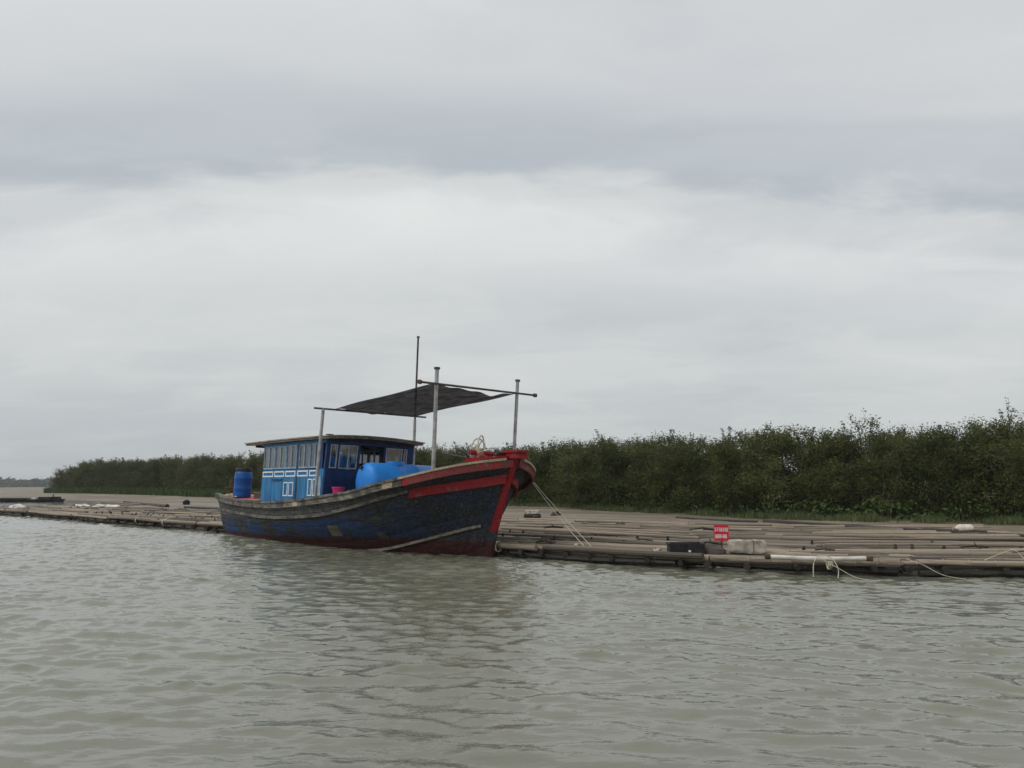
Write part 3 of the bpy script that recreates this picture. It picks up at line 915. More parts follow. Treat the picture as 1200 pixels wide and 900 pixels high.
# transom planks
for k in range(5):
    qa, qb = k / 5 * .74 + .01, (k + 1) / 5 * .74 - .004
    a, b = hull_pt(0, qa), hull_pt(0, qb)
    P('transom_plank', MB().hexa([(a.x - .03, -a.y, a.z), (a.x - .03, a.y, a.z), (b.x - .03, b.y, b.z), (b.x - .03, -b.y, b.z)], [(a.x + .01, -a.y, a.z), (a.x + .01, a.y, a.z), (b.x + .01, b.y, b.z), (b.x + .01, -b.y, b.z)]), M['hull'])
# stem post: red above, oxide below
def stem_x(z):
    return float(np.interp(z, [-.3, 0, .62, 1.08, 1.7, 2.15, 2.52, 2.6], [-.10, .0, .16, .33, .56, .76, .90, .94]))
def stem_piece(z0, z1, w, n=8):
    mbp = MB()
    for k in range(n + 1):
        z = z0 + (z1 - z0) * k / n
        x = stem_x(z)
        for (dx_, dy_) in ((-.16, -w), (.05, -w), (.10, -w * .55), (.10, w * .55), (.05, w), (-.16, w)):
            mbp.v.append((x + dx_, dy_, z))
    for i in range(n):
        for k in range(6):
            mbp.f.append((i * 6 + k, i * 6 + (k + 1) % 6, (i + 1) * 6 + (k + 1) % 6, (i + 1) * 6 + k))
    mbp.f.append(tuple(reversed(range(6)))); mbp.f.append(tuple(n * 6 + k for k in range(6)))
    return mbp
P('stem_post', stem_piece(.60, 2.50, .09), M['red_paint'])['label'] = 'red painted upper stem post'
P('stem_post', stem_piece(-.5, .598, .10), M['hull'])['label'] = 'dark oxide lower stem post'
# bow head: cap, breast hook and bitts
P('stem_cap', MB().box(.66, 1.16, -.21, .21, 2.502, 2.56).box(.72, 1.10, -.17, .17, 2.36, 2.50), M['red_paint'])
P('breast_hook', MB().hexa([(.25, -1.05, 2.24), (.80, -.22, 2.30), (.80, .22, 2.30), (.25, 1.05, 2.24)], [(.25, -1.05, 2.34), (.84, -.22, 2.42), (.84, .22, 2.42), (.25, 1.05, 2.34)]), M['red_paint'])
for y in (-.55, .50):
    P('bow_bitt', MB().tube([(.12, y, 2.0), (.12, y, 2.62)], [.075, .065], 8), M['red_paint'])
P('bitt_crossbar', MB().tube([(.12, -.80, 2.50), (.12, .75, 2.50)], .06, 8), M['red_paint'])
P('bow_roller', MB().lathe([(.03, -.42), (.07, -.42), (.07, -.38), (.045, -.36), (.045, .36), (.07, .38), (.07, .42), (.03, .42)], 10, Matrix.Translation((.62, 0, 2.50)), 'Y'), M['dark_steel'])

# deck
def deck_z(x):
    return float(np.interp(x, [-14.2, -12.5, -11, -9, -6, -3, -1.6, -1.5, 1], [1.36, 1.25, 1.21, 1.19, 1.20, 1.28, 1.30, 1.62, 1.95]))
mb = MB()
dxs = list(np.linspace(-14.0, -1.6, 50)) + list(np.linspace(-1.5, .75, 16))
for x in dxs:
    s = (x - RAIL[0, 0]) / (RAIL[-1, 0] - RAIL[0, 0])
    p = line(RAIL, s)
    dz = deck_z(x)
    hy = max(.06, p[1] - .05)
    w_ = line(WALE, s)
    tz = (p[2] - dz) / (p[2] - w_[2])
    if tz > .1:
        hy = max(.05, p[1] + (w_[1] - p[1]) * tz - .12)
    if x > -1.2:
        hy *= .93
    for k in range(9):
        y = -hy + 2 * hy * k / 8
        edge = min(dz, p[2] - .03)
        cz = edge + (dz + .05 - edge) * (1 - abs(y / hy) ** 3)
        mb.v.append((x, y, cz))
for i in range(len(dxs) - 1):
    for k in range(8):
        mb.f.append((i * 9 + k, i * 9 + k + 1, (i + 1) * 9 + k + 1, (i + 1) * 9 + k))
P('deck', mb, M['deck_red'], smooth=True)
# pale patches of newer wood let into the rail, and two pads on the side
for s_, nm in ((.527, 'rail_patch'), (.838, 'rail_patch')):
    p = line(RAIL, s_); q = line(RAIL, s_ + .022)
    P(nm, MB().hexa([(p[0], -p[1] - .055, p[2] - .16), (q[0], -q[1] - .055, q[2] - .16), (q[0], -q[1] - .055, q[2] - .03), (p[0], -p[1] - .055, p[2] - .03)],
                    [(p[0], -p[1] + .01, p[2] - .16), (q[0], -q[1] + .01, q[2] - .16), (q[0], -q[1] + .01, q[2] - .03), (p[0], -p[1] + .01, p[2] - .03)]), M['pale_wood'])['label'] = 'pale wooden patch let into the rail'
def hull_sq(x, z):
    """hull parameters at a given length and height"""
    q = .5
    for _ in range(25):
        lo, hi = 0.0, 1.0
        for _ in range(22):
            m_ = (lo + hi) / 2
            if hull_pt(m_, q).x < x: lo = m_
            else: hi = m_
        zc = hull_pt(lo, q).z
        q = min(.98, max(.02, q + (zc - z) * .25))
    return lo, q
for x0, x1, z0, z1 in ((-4.62, -4.12, .32, .62), (-2.72, -2.44, .33, .50)):
    cs = [hull_sq(x0, z0), hull_sq(x1, z0 + .02), hull_sq(x1, z1), hull_sq(x0, z1 - .02)]
    P('hull_patch', MB().hexa([hull_off(a, b, .026, -1) for a, b in cs], [hull_off(a, b, -.01, -1) for a, b in cs]), M['bamboo_dark'])['label'] = 'small yellowish board patch on the hull side'

# ------------------------------------------------------------------ cabin
CX0, CX1 = -9.52, -5.50          # aft and forward faces at deck
CY0, CY1 = -1.60, 1.40
CZ0, CZS, CZW, CZT = 1.17, 2.17, 2.93, 3.02
FR = .17                          # how far the front leans forward at the top
def fx(z):
    return CX1 + FR * (z - CZ0) / (CZT - CZ0)
cabin_mb = MB()
# lower walls and head beams; posts between the windows make the openings
cabin_mb.box(CX0, CX1, CY0, CY0 + .05, CZ0, CZS)
cabin_mb.box(CX0, CX1, CY1 - .05, CY1, CZ0, CZS)
cabin_mb.box(CX0, CX0 + .05, CY0 + .05, CY1 - .05, CZ0, CZS)
cabin_mb.box(CX0, CX1 + .1, CY0, CY0 + .05, CZW, CZT)
cabin_mb.box(CX0, CX1 + .1, CY1 - .05, CY1, CZW, CZT)
cabin_mb.box(CX0, CX0 + .05, CY0 + .05, CY1 - .05, CZW, CZT)
cabin = P('cabin', cabin_mb, M['cabin_blue'])
def Cc(name, mb, mat, smooth=False):
    return mb.build(name, mat, cabin, smooth)
Cc('cabin_floor', MB().box(CX0 + .05, CX1 - .05, CY0 + .05, CY1 - .05, CZ0 + .06, CZ0 + .10), M['cabin_inside'])
# side boards on the lower wall
xb = np.linspace(CX0, CX1, 17)
for i in range(16):
    Cc('wall_board', MB().box(xb[i] + .003, xb[i + 1] - .003, CY0 - .014 - .004 * (i % 3), CY0 - .001, CZ0 + .02, 1.945), M['cabin_blue'])
# front wall: lower navy boards with a middle gap left for the doorway
yb = np.linspace(CY0, CY1, 13)
for i in range(12):
    if 5 <= i <= 7:
        z1 = 1.75
    else:
        z1 = CZS
    a, b = yb[i] + .003, yb[i + 1] - .003
    Cc('front_board', MB().hexa([(fx(CZ0), a, CZ0), (fx(CZ0), b, CZ0), (fx(CZ0) - .05, b, CZ0), (fx(CZ0) - .05, a, CZ0)],
                                [(fx(z1), a, z1), (fx(z1), b, z1), (fx(z1) - .05, b, z1), (fx(z1) - .05, a, z1)]), M['cabin_navy'])
def fpost(y0, y1, z0=CZS, z1=CZT, mat='cabin_navy', name='front_post', th=.07):
    return Cc(name, MB().hexa([(fx(z0) + .008, y0, z0), (fx(z0) + .008, y1, z0), (fx(z0) - th, y1, z0), (fx(z0) - th, y0, z0)],
                              [(fx(z1) + .008, y0, z1), (fx(z1) + .008, y1, z1), (fx(z1) - th, y1, z1), (fx(z1) - th, y0, z1)]), M[mat])
fpost(CY0 - .02, -1.50); fpost(-1.27, -1.20); fpost(-.60, -.50); fpost(.33, .40); fpost(1.00, 1.06); fpost(1.18, CY1 + .02)
Cc('head_beam', MB().hexa([(fx(2.90) + .012, CY0 - .02, 2.90), (fx(2.90) + .012, CY1 + .02, 2.90), (fx(2.90) - .08, CY1 + .02, 2.90), (fx(2.90) - .08, CY0 - .02, 2.90)],
                          [(fx(3.06) + .012, CY0 - .02, 3.06), (fx(3.06) + .012, CY1 + .02, 3.06), (fx(3.06) - .08, CY1 + .02, 3.06), (fx(3.06) - .08, CY0 - .02, 3.06)]), M['cabin_navy'])
def fwin(y0, y1, z0=2.19, z1=2.88, bars=1):
    fr = MB(); w = .028
    def bar(a0, a1, b0, b1):
        fr.hexa([(fx(b0) + .02, a0, b0), (fx(b0) + .02, a1, b0), (fx(b0) - .03, a1, b0), (fx(b0) - .03, a0, b0)],
                [(fx(b1) + .02, a0, b1), (fx(b1) + .02, a1, b1), (fx(b1) - .03, a1, b1), (fx(b1) - .03, a0, b1)])
    bar(y0, y0 + w, z0, z1); bar(y1 - w, y1, z0, z1)
    bar(y0 + w, y1 - w, z0, z0 + w); bar(y0 + w, y1 - w, z1 - w, z1)
    for k in range(1, bars):
        yc = y0 + (y1 - y0) * k / bars
        bar(yc - w / 2, yc + w / 2, z0 + w, z1 - w)
    Cc('window_frame', fr, M['frame_grey'])
    x = -.005
    for k in range(bars):
        ya = y0 + (y1 - y0) * k / bars + w / 2 + .004; yb_ = y0 + (y1 - y0) * (k + 1) / bars - w / 2 - .004
        Cc('window_pane', MB().hexa([(fx(z0 + w) + x, ya, z0 + w), (fx(z0 + w) + x, yb_, z0 + w), (fx(z0 + w) + x - .006, yb_, z0 + w), (fx(z0 + w) + x - .006, ya, z0 + w)],
                                    [(fx(z1 - w) + x, ya, z1 - w), (fx(z1 - w) + x, yb_, z1 - w), (fx(z1 - w) + x - .006, yb_, z1 - w), (fx(z1 - w) + x - .006, ya, z1 - w)]), M['glass'])
fwin(-1.50, -1.27); fwin(-1.20, -.60, bars=2); fwin(.40, 1.00); fwin(1.06, 1.18)
# side windows: three bays, a dark post, two bays
bays = [(-9.46, -8.70), (-8.66, -7.93), (-7.89, -7.19), (-7.03, -6.40), (-6.36, -5.74)]
for yw, sgn in ((CY0, -1), (CY1, 1)):
    for (a, b) in ((CX0, -9.46), (-8.70, -8.66), (-7.93, -7.89), (-7.19, -7.03), (-6.40, -6.36), (-5.74, -5.60)):
        mbp = MB().box(a, b, min(yw, yw - sgn * .05), max(yw, yw - sgn * .05), CZS, CZW)
        Cc('window_post', mbp, M['cabin_navy'] if b - a > .1 else M['cabin_blue'])
    for (a, b) in bays:
        w = .03
        y0, y1 = sorted((yw + sgn * .012, yw - sgn * .035))
        fr = MB().box(a, a + w, y0, y1, CZS + .03, CZW).box(b - w, b, y0, y1, CZS + .03, CZW)
        fr.box(a + w, b - w, y0, y1, CZS + .03, CZS + .075).box(a + w, b - w, y0, y1, CZW - .035, CZW)
        m_ = (a + b) / 2
        fr.box(m_ - .022, m_ + .022, y0, y1, CZS + .075, CZW - .035)
        Cc('window_frame', fr, M['frame_blue'])
        for (p0, p1) in ((a + w + .003, m_ - .025), (m_ + .025, b - w - .003)):
            yc = yw - sgn * .012
            Cc('window_pane', MB().box(p0, p1, yc - .003, yc + .003, CZS + .078, CZW - .038), M['glass'])
# sliding curtains behind a few side panes
for x0, x1, h in ((-9.20, -9.10, .70), (-8.40, -8.25, .35), (-8.12, -7.98, .70), (-7.40, -7.27, .70), (-6.85, -6.74, .66), (-6.2, -6.14, .5), (-5.92, -5.80, .55)):
    mbp = MB()
    n = 8
    for k in range(n + 1):
        x = x0 + (x1 - x0) * k / n
        y = CY0 + .10 + .012 * (k % 2)
        mbp.v += [(x, y, CZW - .04 - h), (x, y, CZW - .04)]
    for k in range(n):
        mbp.f.append((2 * k, 2 * k + 2, 2 * k + 3, 2 * k + 1))
    o = Cc('curtain', mbp, M['curtain'])
    md = o.modifiers.new('thickness', 'SOLIDIFY'); md.thickness = .006
# white mouldings on the side
def mould(x0, x1, z0, z1, w=.034, y=CY0 - .024):
    y0, y1 = y - .012, y + .004
    mbp = MB().box(x0, x1, y0, y1, z0, z0 + w).box(x0, x1, y0, y1, z1 - w, z1)
    mbp.box(x0, x0 + w, y0, y1, z0 + w, z1 - w).box(x1 - w, x1, y0, y1, z0 + w, z1 - w)
    Cc('white_moulding', mbp, M['white_paint'])
for (x0, x1) in ((-9.47, -8.72), (-8.63, -7.95), (-7.86, -7.21), (-7.07, -6.42), (-6.32, -5.80)):
    mould(x0, x1, 1.955, 2.135, .042, CY0 - .006)
for (x0, x1) in ((-7.91, -7.63), (-7.57, -7.26)):
    mould(x0, x1, 1.36, 1.79)
for (x0, x1) in ((-6.35, -6.10), (-6.05, -5.79)):
    mould(x0, x1, 1.38, 1.88)
Cc('dark_gap_strip', MB().box(-7.17, -7.06, CY0 - .020, CY0 - .006, CZ0 + .03, 1.95), M['cabin_inside'])  # dark strip on the solid wall; its colour stands for a gap's shade
Cc('wall_shelf', MB().box(-8.70, -8.05, CY0 - .06, CY0 - .018, 1.85, 1.885), M['cabin_navy'])
Cc('corner_post', MB().box(-5.78, -5.58, CY0 - .030, CY0 - .019, CZ0 + .03, 1.95), M['frame_blue'])
# aft wall windows are open frames: posts only
for y in (-1.55, -.62, .38, 1.35):
    Cc('aft_post', MB().box(CX0 + .0, CX0 + .05, y - .05, y + .05, CZS, CZW), M['cabin_navy'])
# inside: wheel stand and bulkhead shelf that show dark through the doorway
Cc('bulkhead', MB().box(-7.12, -7.08, -1.5, -.35, CZ0 + .1, 2.85).box(-7.12, -7.08, .25, 1.3, CZ0 + .1, 2.45), M['cabin_inside'])
# roof
def roof_mb(z_add, x0, x1, y0, y1, th, n=12, m=10):
    mbp = MB()
    for lay in (0, 1):
        for i in range(m + 1):
            x = x0 + (x1 - x0) * i / m
            for k in range(n + 1):
                y = y0 + (y1 - y0) * k / n
                t = (y - (y0 + y1) / 2) / ((y1 - y0) / 2)
                u = (x - x0) / (x1 - x0)
                z = 3.015 + z_add + .07 * (1 - t * t) + .02 * math.sin(math.pi * u) + (th if lay else 0)
                mbp.v.append((x, y, z))
    W = n + 1; O = W * (m + 1)
    for i in range(m):
        for k in range(n):
            a = i * W + k
            mbp.f.append((a, a + 1, a + W + 1, a + W)); mbp.f.append((O + a, O + a + W, O + a + W + 1, O + a + 1))
    for i in range(m):
        for k in (0, n):
            a = i * W + k
            mbp.f.append((a, a + W, O + a + W, O + a))
    for k in range(n):
        for i in (0, m):
            a = i * W + k
            mbp.f.append((a, a + 1, O + a + 1, O + a))
    return mbp
Cc('roof', roof_mb(0, -10.62, -5.02, -1.76, 1.56, .055), M['old_wood'])
Cc('roof_covering', roof_mb(.058, -10.66, -4.98, -1.80, 1.60, .035), M['roof_sheet'])
for k in range(5):
    x = -10.3 + k * 1.24
    Cc('roof_beam', MB().box(x - .03, x + .03, CY0 + .06, CY1 - .06, 2.96, 3.03), M['cabin_inside'])
pl = empty('roof_plank', BM @ Vector((-6.4, -1.0, 3.172)), BE)
tag(pl, 'short dark plank lying across the cabin roof', 'plank')
for k in range(2):
    MB().box(-.9 + .05 * k, .55, -.12 + .13 * k, -.005 + .13 * k, 0, .03).build('board', M['bamboo_dark'], pl)
MB().box(.0, .12, -.1, .1, .03, .085).build('block', M['dark_steel'], pl)

# ------------------------------------------------------------------ awning on four poles
def pole(p, q, r, mat='steel', name='awning_pole', cap=True):
    o = P(name, MB().tube([p, q], r, 10), M[mat], smooth=True)
    if cap:
        v = (Vector(q) - Vector(p)).normalized()
        MB().tube([Vector(q) - v * .02, Vector(q) + v * .03], r * 1.55, 10).build('pole_cap', M['dark_steel'], o)
    return o
pole((-5.13, -2.02, 1.30), (-5.03, -1.98, 3.84), .045, cap=False)
pole((-5.95, 1.86, 1.15), (-5.98, 1.88, 6.70), .032, 'dark_steel')
P('pole_foot', MB().tube([(-5.95, 1.86, 1.2), (-5.95, 1.86, 3.9)], .048, 10), M['steel'], smooth=True)
pole((-.58, -1.36, 1.72), (-.50, -1.41, 4.55), .05)
pole((-.58, 1.28, 1.72), (-.50, 1.33, 4.58), .046)
# bars
P('crossbar', MB().tube([(-5.08, -2.24, 3.84), (-5.36, 1.86, 3.96)], .028, 8), M['dark_steel'], smooth=True)
b_ = P('crossbar', MB().tube([(-.48, -1.93, 4.15), (-.48, 1.98, 4.25)], .028, 8), M['dark_steel'], smooth=True)
for y, z in ((-1.93, 4.15), (1.98, 4.25)):
    MB().lathe([(.02, -.05), (.055, -.04), (.055, .04), (.02, .05)], 10, Matrix.Translation((-.48, y, z)), 'Y').build('bar_end', M['dark_steel'], b_)
# cloth between the bars, sagging
A0, A1 = Vector((-5.12, -1.55, 3.88)), Vector((-5.34, 1.30, 3.955))
C0, C1 = Vector((-.48, -1.38, 4.17)), Vector((-.48, 1.33, 4.235))
mbp = MB()
nu, nv = 36, 24
for i in range(nu + 1):
    u = i / nu
    for k in range(nv + 1):
        v = k / nv
        p = (A0.lerp(A1, v)).lerp(C0.lerp(C1, v), u)
        sag = .07 * math.sin(math.pi * u) * (1 - 1.5 * v)
        bel = -.10 * math.sin(math.pi * v) * (.25 + .75 * u)
        wr = .045 * math.sin(11 * v + 3.2 * u + .4) * math.sin(math.pi * v) + .025 * math.sin(23 * v - 4 * u) + .02 * math.sin(8 * u + 5 * v)
        pinch = .03 * math.sin(math.pi * u)
        dirv = (A1 - A0).normalized()
        p = p + dirv * (pinch * (.5 - v)) + Vector((0, 0, sag * .9 + bel + wr * .9))
        mbp.v.append(tuple(p))
for i in range(nu):
    for k in range(nv):
        a = i * (nv + 1) + k
        mbp.f.append((a, a + 1, a + nv + 2, a + nv + 1))
aw = P('awning_cloth', mbp, M['shade_net'], smooth=True)
md = aw.modifiers.new('thickness', 'SOLIDIFY'); md.thickness = .008

# ------------------------------------------------------------------ things standing on the boat
def on_boat(name, loc, rz=0.0):
    o = empty(name)
    o.matrix_world = BM @ Matrix.Translation(loc) @ Matrix.Rotation(rz, 4, 'Z')
    o.location = (BM @ Vector(loc))
    o.rotation_euler = (BE.to_matrix() @ Matrix.Rotation(rz, 3, 'Z')).to_euler()
    return o
dk = lambda x: deck_z(x) + .05
drum = on_boat('plastic_drum', (-12.35, -1.02, 1.262))
tag(drum, 'upright dark blue plastic drum with black lid on the boat stern', 'drum')
MB().lathe([(.10, .0), (.27, .0), (.295, .03), (.30, .10), (.305, .30), (.315, .33), (.305, .36), (.305, .66), (.315, .69), (.305, .72), (.30, .86), (.28, .92), (.24, .955), (.24, .97)], 32).build('drum_body', M['drum_blue'], drum, True)
MB().lathe([(.02, .962), (.255, .962), (.27, .975), (.27, 1.05), (.255, 1.07), (.235, 1.07), (.225, 1.045), (.02, 1.045)], 32).build('lid', M['black_plastic'], drum, True)
MB().lathe([(.262, .955), (.284, .96), (.284, .985), (.262, .99)], 32).build('clamp_ring', M['black_plastic'], drum, True)

tank = on_boat('water_tank', (-3.98, 0.03, 1.81))
tag(tank, 'bright blue plastic tank lying on its side before the cabin', 'tank')
rt = .53
MB().lathe([(.02, -1.27), (.20, -1.265), (.36, -1.24), (.47, -1.19), (rt - .015, -1.11), (rt, -1.03), (rt, -.40), (rt + .014, -.37), (rt + .014, -.33), (rt, -.30), (rt, .30), (rt + .014, .33), (rt + .014, .37), (rt, .40), (rt, 1.03), (rt - .015, 1.11), (.47, 1.19), (.36, 1.24), (.20, 1.265), (.02, 1.27)], 40, None, 'Y').build('tank_body', M['tank_blue'], tank, True)
MB().lathe([(.27, .47), (.27, .56), (.255, .585), (.25, .59), (.02, .60)], 28, Matrix.Translation((0, -.20, 0))).build('manhole_lid', M['tank_blue'], tank, True)
MB().lathe([(.02, -1.30), (.05, -1.30), (.05, -1.22), (.035, -1.20)], 12, Matrix.Translation((-.08, 0, .38)), 'Y').build('filler_cap', M['black_plastic'], tank, True)
for y in (-.75, .75):
    MB().box(-.45, .45, y - .06, y + .06, -.56, -.40).build('cradle', M['brown_wood'], tank)

bucket = on_boat('bucket', (-4.92, -1.42, 1.30))
tag(bucket, 'small bright pink bucket on deck between cabin and blue tank', 'bucket')
MB().lathe([(.02, 0), (.13, 0), (.165, .30), (.185, .31), (.185, .345), (.17, .345), (.155, .31), (.12, .03), (.02, .03)], 24).build('bucket_body', M['pink_plastic'], bucket, True)
pts = [(0.18 * math.cos(a), .06 * math.sin(a), .33 - .10 * math.sin(a)) for a in np.linspace(0, math.pi, 9)]
MB().tube(pts, .008, 6).build('handle', M['steel'], bucket, True)
# green net heap
def blob(r, sx, sy, sz, seed, amp=.3, sub=3):
    bm = bmesh.new()
    bmesh.ops.create_icosphere(bm, subdivisions=sub, radius=1)
    rr = np.random.default_rng(seed)
    ks = rr.normal(size=(8, 3)) * 2.6; ph = rr.uniform(0, 6.28, 8)
    for v in bm.verts:
        f = 1 + amp * sum(math.sin(float(ks[j] @ np.array(v.co)) + ph[j]) for j in range(8)) / 4
        v.co = Vector((v.co.x * f * sx * r, v.co.y * f * sy * r, max(v.co.z * f, -.35) * sz * r))
    mbb = MB(); bm.verts.index_update()
    mbb.v = [tuple(v.co) for v in bm.verts]; mbb.f = [tuple(x.index for x in f.verts) for f in bm.faces]
    bm.free()
    return mbb
net = on_boat('green_net', (-4.6, -1.22, 1.40))
tag(net, 'small heap of green netting beside the pink bucket', 'net')
blob(.22, 1.2, .8, .8, 3).build('net_heap', M['green_net'], net, True)
# stern clutter
crate = on_boat('wooden_crate', (-10.05, -1.15, dk(-10.05)))
tag(crate, 'low brown wooden crate on red deck against the cabin', 'crate')
for k in range(4):
    MB().box(-.42 + .21 * k + .006, -.42 + .21 * (k + 1) - .006, -.28, .28, .20, .222).build('lid_slat', M['old_wood'], crate)
for y in (-.28, .262):
    for k in range(2):
        MB().box(-.42, .42, y, y + .018, .01 + .095 * k, .095 + .095 * k).build('side_slat', M['brown_wood'], crate)
for x in (-.40, .38):
    MB().box(x, x + .02, -.26, .26, .0, .20).build('end_board', M['brown_wood'], crate)
bit = P('mooring_post', MB().tube([(-13.55, -.95, 1.30), (-13.58, -.95, 1.92)], [.075, .06], 9).tube([(-13.56, -1.15, 1.62), (-13.56, -.75, 1.62)], .045, 8), M['brown_wood'])
P('mooring_post', MB().tube([(-13.45, .7, 1.30), (-13.48, .7, 1.70)], [.06, .05], 9), M['pale_wood'])
sr = on_boat('rope_coil', (-12.95, -1.22, 1.29))
tag(sr, 'pale rope coil lying at the foot of the blue drum', 'rope')
pts = [((.20 + .03 * math.sin(3 * a) - .008 * a) * math.cos(a), (.16 - .004 * a) * math.sin(a), .02 + .006 * a) for a in np.linspace(0, 15, 70)]
MB().tube(pts, .02, 6).build('coil', M['rope'], sr, True)
MB().tube([(.2, 0, .03), (.35, -.06, .02), (.5, -.02, .04), (.66, -.10, .02), (.9, -.12, .02)], .016, 6).build('loose_end', M['rope'], sr, True)
# rope and anchor gear at the bow
bt = on_boat('bow_rope', (.12, -.52, 2.52))
tag(bt, 'tan mooring rope wound in loops round the red bow bitts', 'rope')
for j in range(6):
    pts = [(.10 * math.cos(a) + random.uniform(-.006, .006), .10 * math.sin(a), -.10 + .035 * j) for a in np.linspace(0, 2 * math.pi, 14)]
    MB().tube(pts, .019, 6, False).build('turn', M['rope'], bt, True)
for j, (hx, hy, hh) in enumerate(((.10, .14, .34), (-.06, .20, .27), (.16, -.05, .20))):
    pts = [(hx * math.sin(a * .5) + .02, hy * math.cos(a), .06 + hh * math.sin(a)) for a in np.linspace(0, math.pi, 12)]
    MB().tube(pts, .018, 6).build('loop', M['rope'], bt, True)
anc = on_boat('grapnel_anchor', (-.32, -1.02, 2.30), R(35))
tag(anc, 'rusty dark anchor hung over the starboard bow rail', 'anchor')
MB().tube([(-.55, 0, .22), (.45, 0, .06)], [.022, .028], 8).build('shank', M['dark_steel'], anc, True)
for j in range(4):
    a = R(45 + 90 * j)
    pts = [(.45, 0, .06), (.40, .14 * math.cos(a), .06 + .14 * math.sin(a)), (.28, .23 * math.cos(a), .08 + .23 * math.sin(a)), (.16, .26 * math.cos(a), .10 + .26 * math.sin(a))]
    MB().tube(pts, [.026, .024, .02, .008], 7).build('fluke', M['dark_steel'], anc, True)
tyre = on_boat('bundle_of_cloth', (.30, -.62, 2.36))
tag(tyre, 'crumpled dark red cloth bundle on the bow head', 'cloth')
blob(.15, 1.2, .9, .8, 8, .4).build('cloth_fold', M['worn_red'], tyre, True)
# mooring lines from the port bow to the raft
pb = BM @ Vector((-.62, 2.0, 1.93))
e1, _ = spt(0, 0)
def hang(a, b, sag, r, mat, n=18):
    a, b = Vector(a), Vector(b)
    return MB().tube([a.lerp(b, k / n) - Vector((0, 0, sag * 4 * (k / n) * (1 - k / n))) for k in range(n + 1)], r, 6)
ml1 = hang(pb, (1.75, 17.42, .24), .06, .008, None).build('mooring_line', M['rope'], None, True)
tag(ml1, 'tan mooring rope, left of the pair from bow to raft', 'rope', 'mooring ropes from the bow')
ml2 = hang(pb + Vector((.05, .10, -.02)), (1.90, 17.55, .26), .03, .008, None).build('mooring_line', M['rope'], None, True)
tag(ml2, 'tan mooring rope, right of the pair from bow to raft', 'rope', 'mooring ropes from the bow')

# ------------------------------------------------------------------ things on the raft and bank
def rough_block(sx, sy, sz, seed, amp=.03, cuts=5):
    bm = bmesh.new()
    bmesh.ops.create_cube(bm, size=1)
    bmesh.ops.subdivide_edges(bm, edges=bm.edges, cuts=cuts, use_grid_fill=True)
    rr = np.random.default_rng(seed)
    for v in bm.verts:
        c = v.co.copy()
        rnd = [abs(abs(q) - .5) < 1e-4 for q in c]
        k = .95 if sum(rnd) >= 2 else 1.0
        if sum(rnd) == 3: k = .88
        v.co = Vector((c.x * sx * k, c.y * sy * k, (c.z * k + .5) * sz)) + Vector(rr.normal(size=3) * amp)
    mbb = MB(); bm.verts.index_update()
    mbb.v = [tuple(v.co) for v in bm.verts]; mbb.f = [tuple(x.index for x in f.verts) for f in bm.faces]
    bm.free()
    return mbb
def thing_at(name, x, y, z, rz=0):
    return empty(name, (x, y, z), (0, 0, rz))
fb = thing_at('foam_block', 5.05, 16.25, .285, R(-6))
tag(fb, 'large dirty white foam block beside the red sign', 'foam block')
rough_block(.76, .42, .27, 1, .008).build('block', M['dirty_foam'], fb, True)
MB().tube([(.1, -.22, .0), (.1, -.225, .27), (.1, 0, .285), (.1, .225, .27), (.1, .22, .0)], .010, 5).build('tie_rope', M['rope_dark'], fb, True)
# black crate, partly covered
bc = thing_at('black_crate', 3.72, 16.2, .275, R(-3))
tag(bc, 'low black plastic fish crate left of the red sign', 'crate')
mbx = MB().box(-.36, .36, -.22, -.20, .02, .22).box(-.36, .36, .20, .22, .02, .22).box(-.36, -.34, -.20, .20, .02, .22).box(.34, .36, -.20, .20, .02, .22).box(-.36, .36, -.22, .22, 0, .019)
mbx.build('crate_body', M['black_plastic'], bc)
MB().box(-.38, .38, -.24, -.221, .19, .225).box(-.38, .38, .221, .24, .19, .225).box(-.38, -.361, -.221, .221, .19, .225).box(.361, .38, -.221, .221, .19, .225).build('rim', M['black_plastic'], bc)
for k in range(6):
    MB().box(-.30 + .11 * k, -.27 + .11 * k, -.235, -.221, .03, .188).build('rib', M['black_plastic'], bc)
MB().box(.02, .07, -.243, -.236, .05, .09).build('white_tag', M['white_paint'], bc)
ns_ = thing_at('net_heap', 4.28, 16.25, .28)
tag(ns_, 'dark heap of old netting between black crate and sign', 'net')
blob(.20, 1.35, .9, .95, 15, .35).build('heap', M['bamboo_dark'], ns_, True)
for k in range(4):
    a0 = random.uniform(0, 3)
    MB().tube([(.26 * math.cos(t), .19 * math.sin(t + a0), .10 + .07 * math.sin(2 * t + a0)) for t in np.linspace(a0, a0 + 3.4, 12)], .010, 5).build('strand', M['rope_dark'], ns_, True)
# the red sign
sg = thing_at('warning_sign', 4.60, 16.55, .22, R(-12))
tag(sg, 'small square red sign with two rows of white lettering', 'sign')
MB().tube([(0, .03, -.05), (0, .03, .62)], .022, 8).build('post', M['bamboo_dark'], sg)
MB().box(-.155, .155, -.008, .008, .30, .64).build('board', M['sign_red'], sg)
lt = random.Random(5)
x = -.138
glyph = MB()
while x < .12:
    w = .034
    glyph.box(x, x + w, -.0115, -.009, .545, .551).box(x, x + w, -.0115, -.009, .520, .526)
    glyph.box(x + w * .42, x + w * .62, -.0115, -.009, .495, .575)
    if lt.random() < .7:
        glyph.box(x, x + .007, -.0115, -.009, .492, .58)
    if lt.random() < .7:
        glyph.box(x + w - .007, x + w, -.0115, -.009, .492, .58)
    glyph.box(x, x + w, -.0115, -.009, .573, .580)
    x += w + .0065
glyph.build('upper_lettering', M['white_paint'], sg)
glyph = MB()
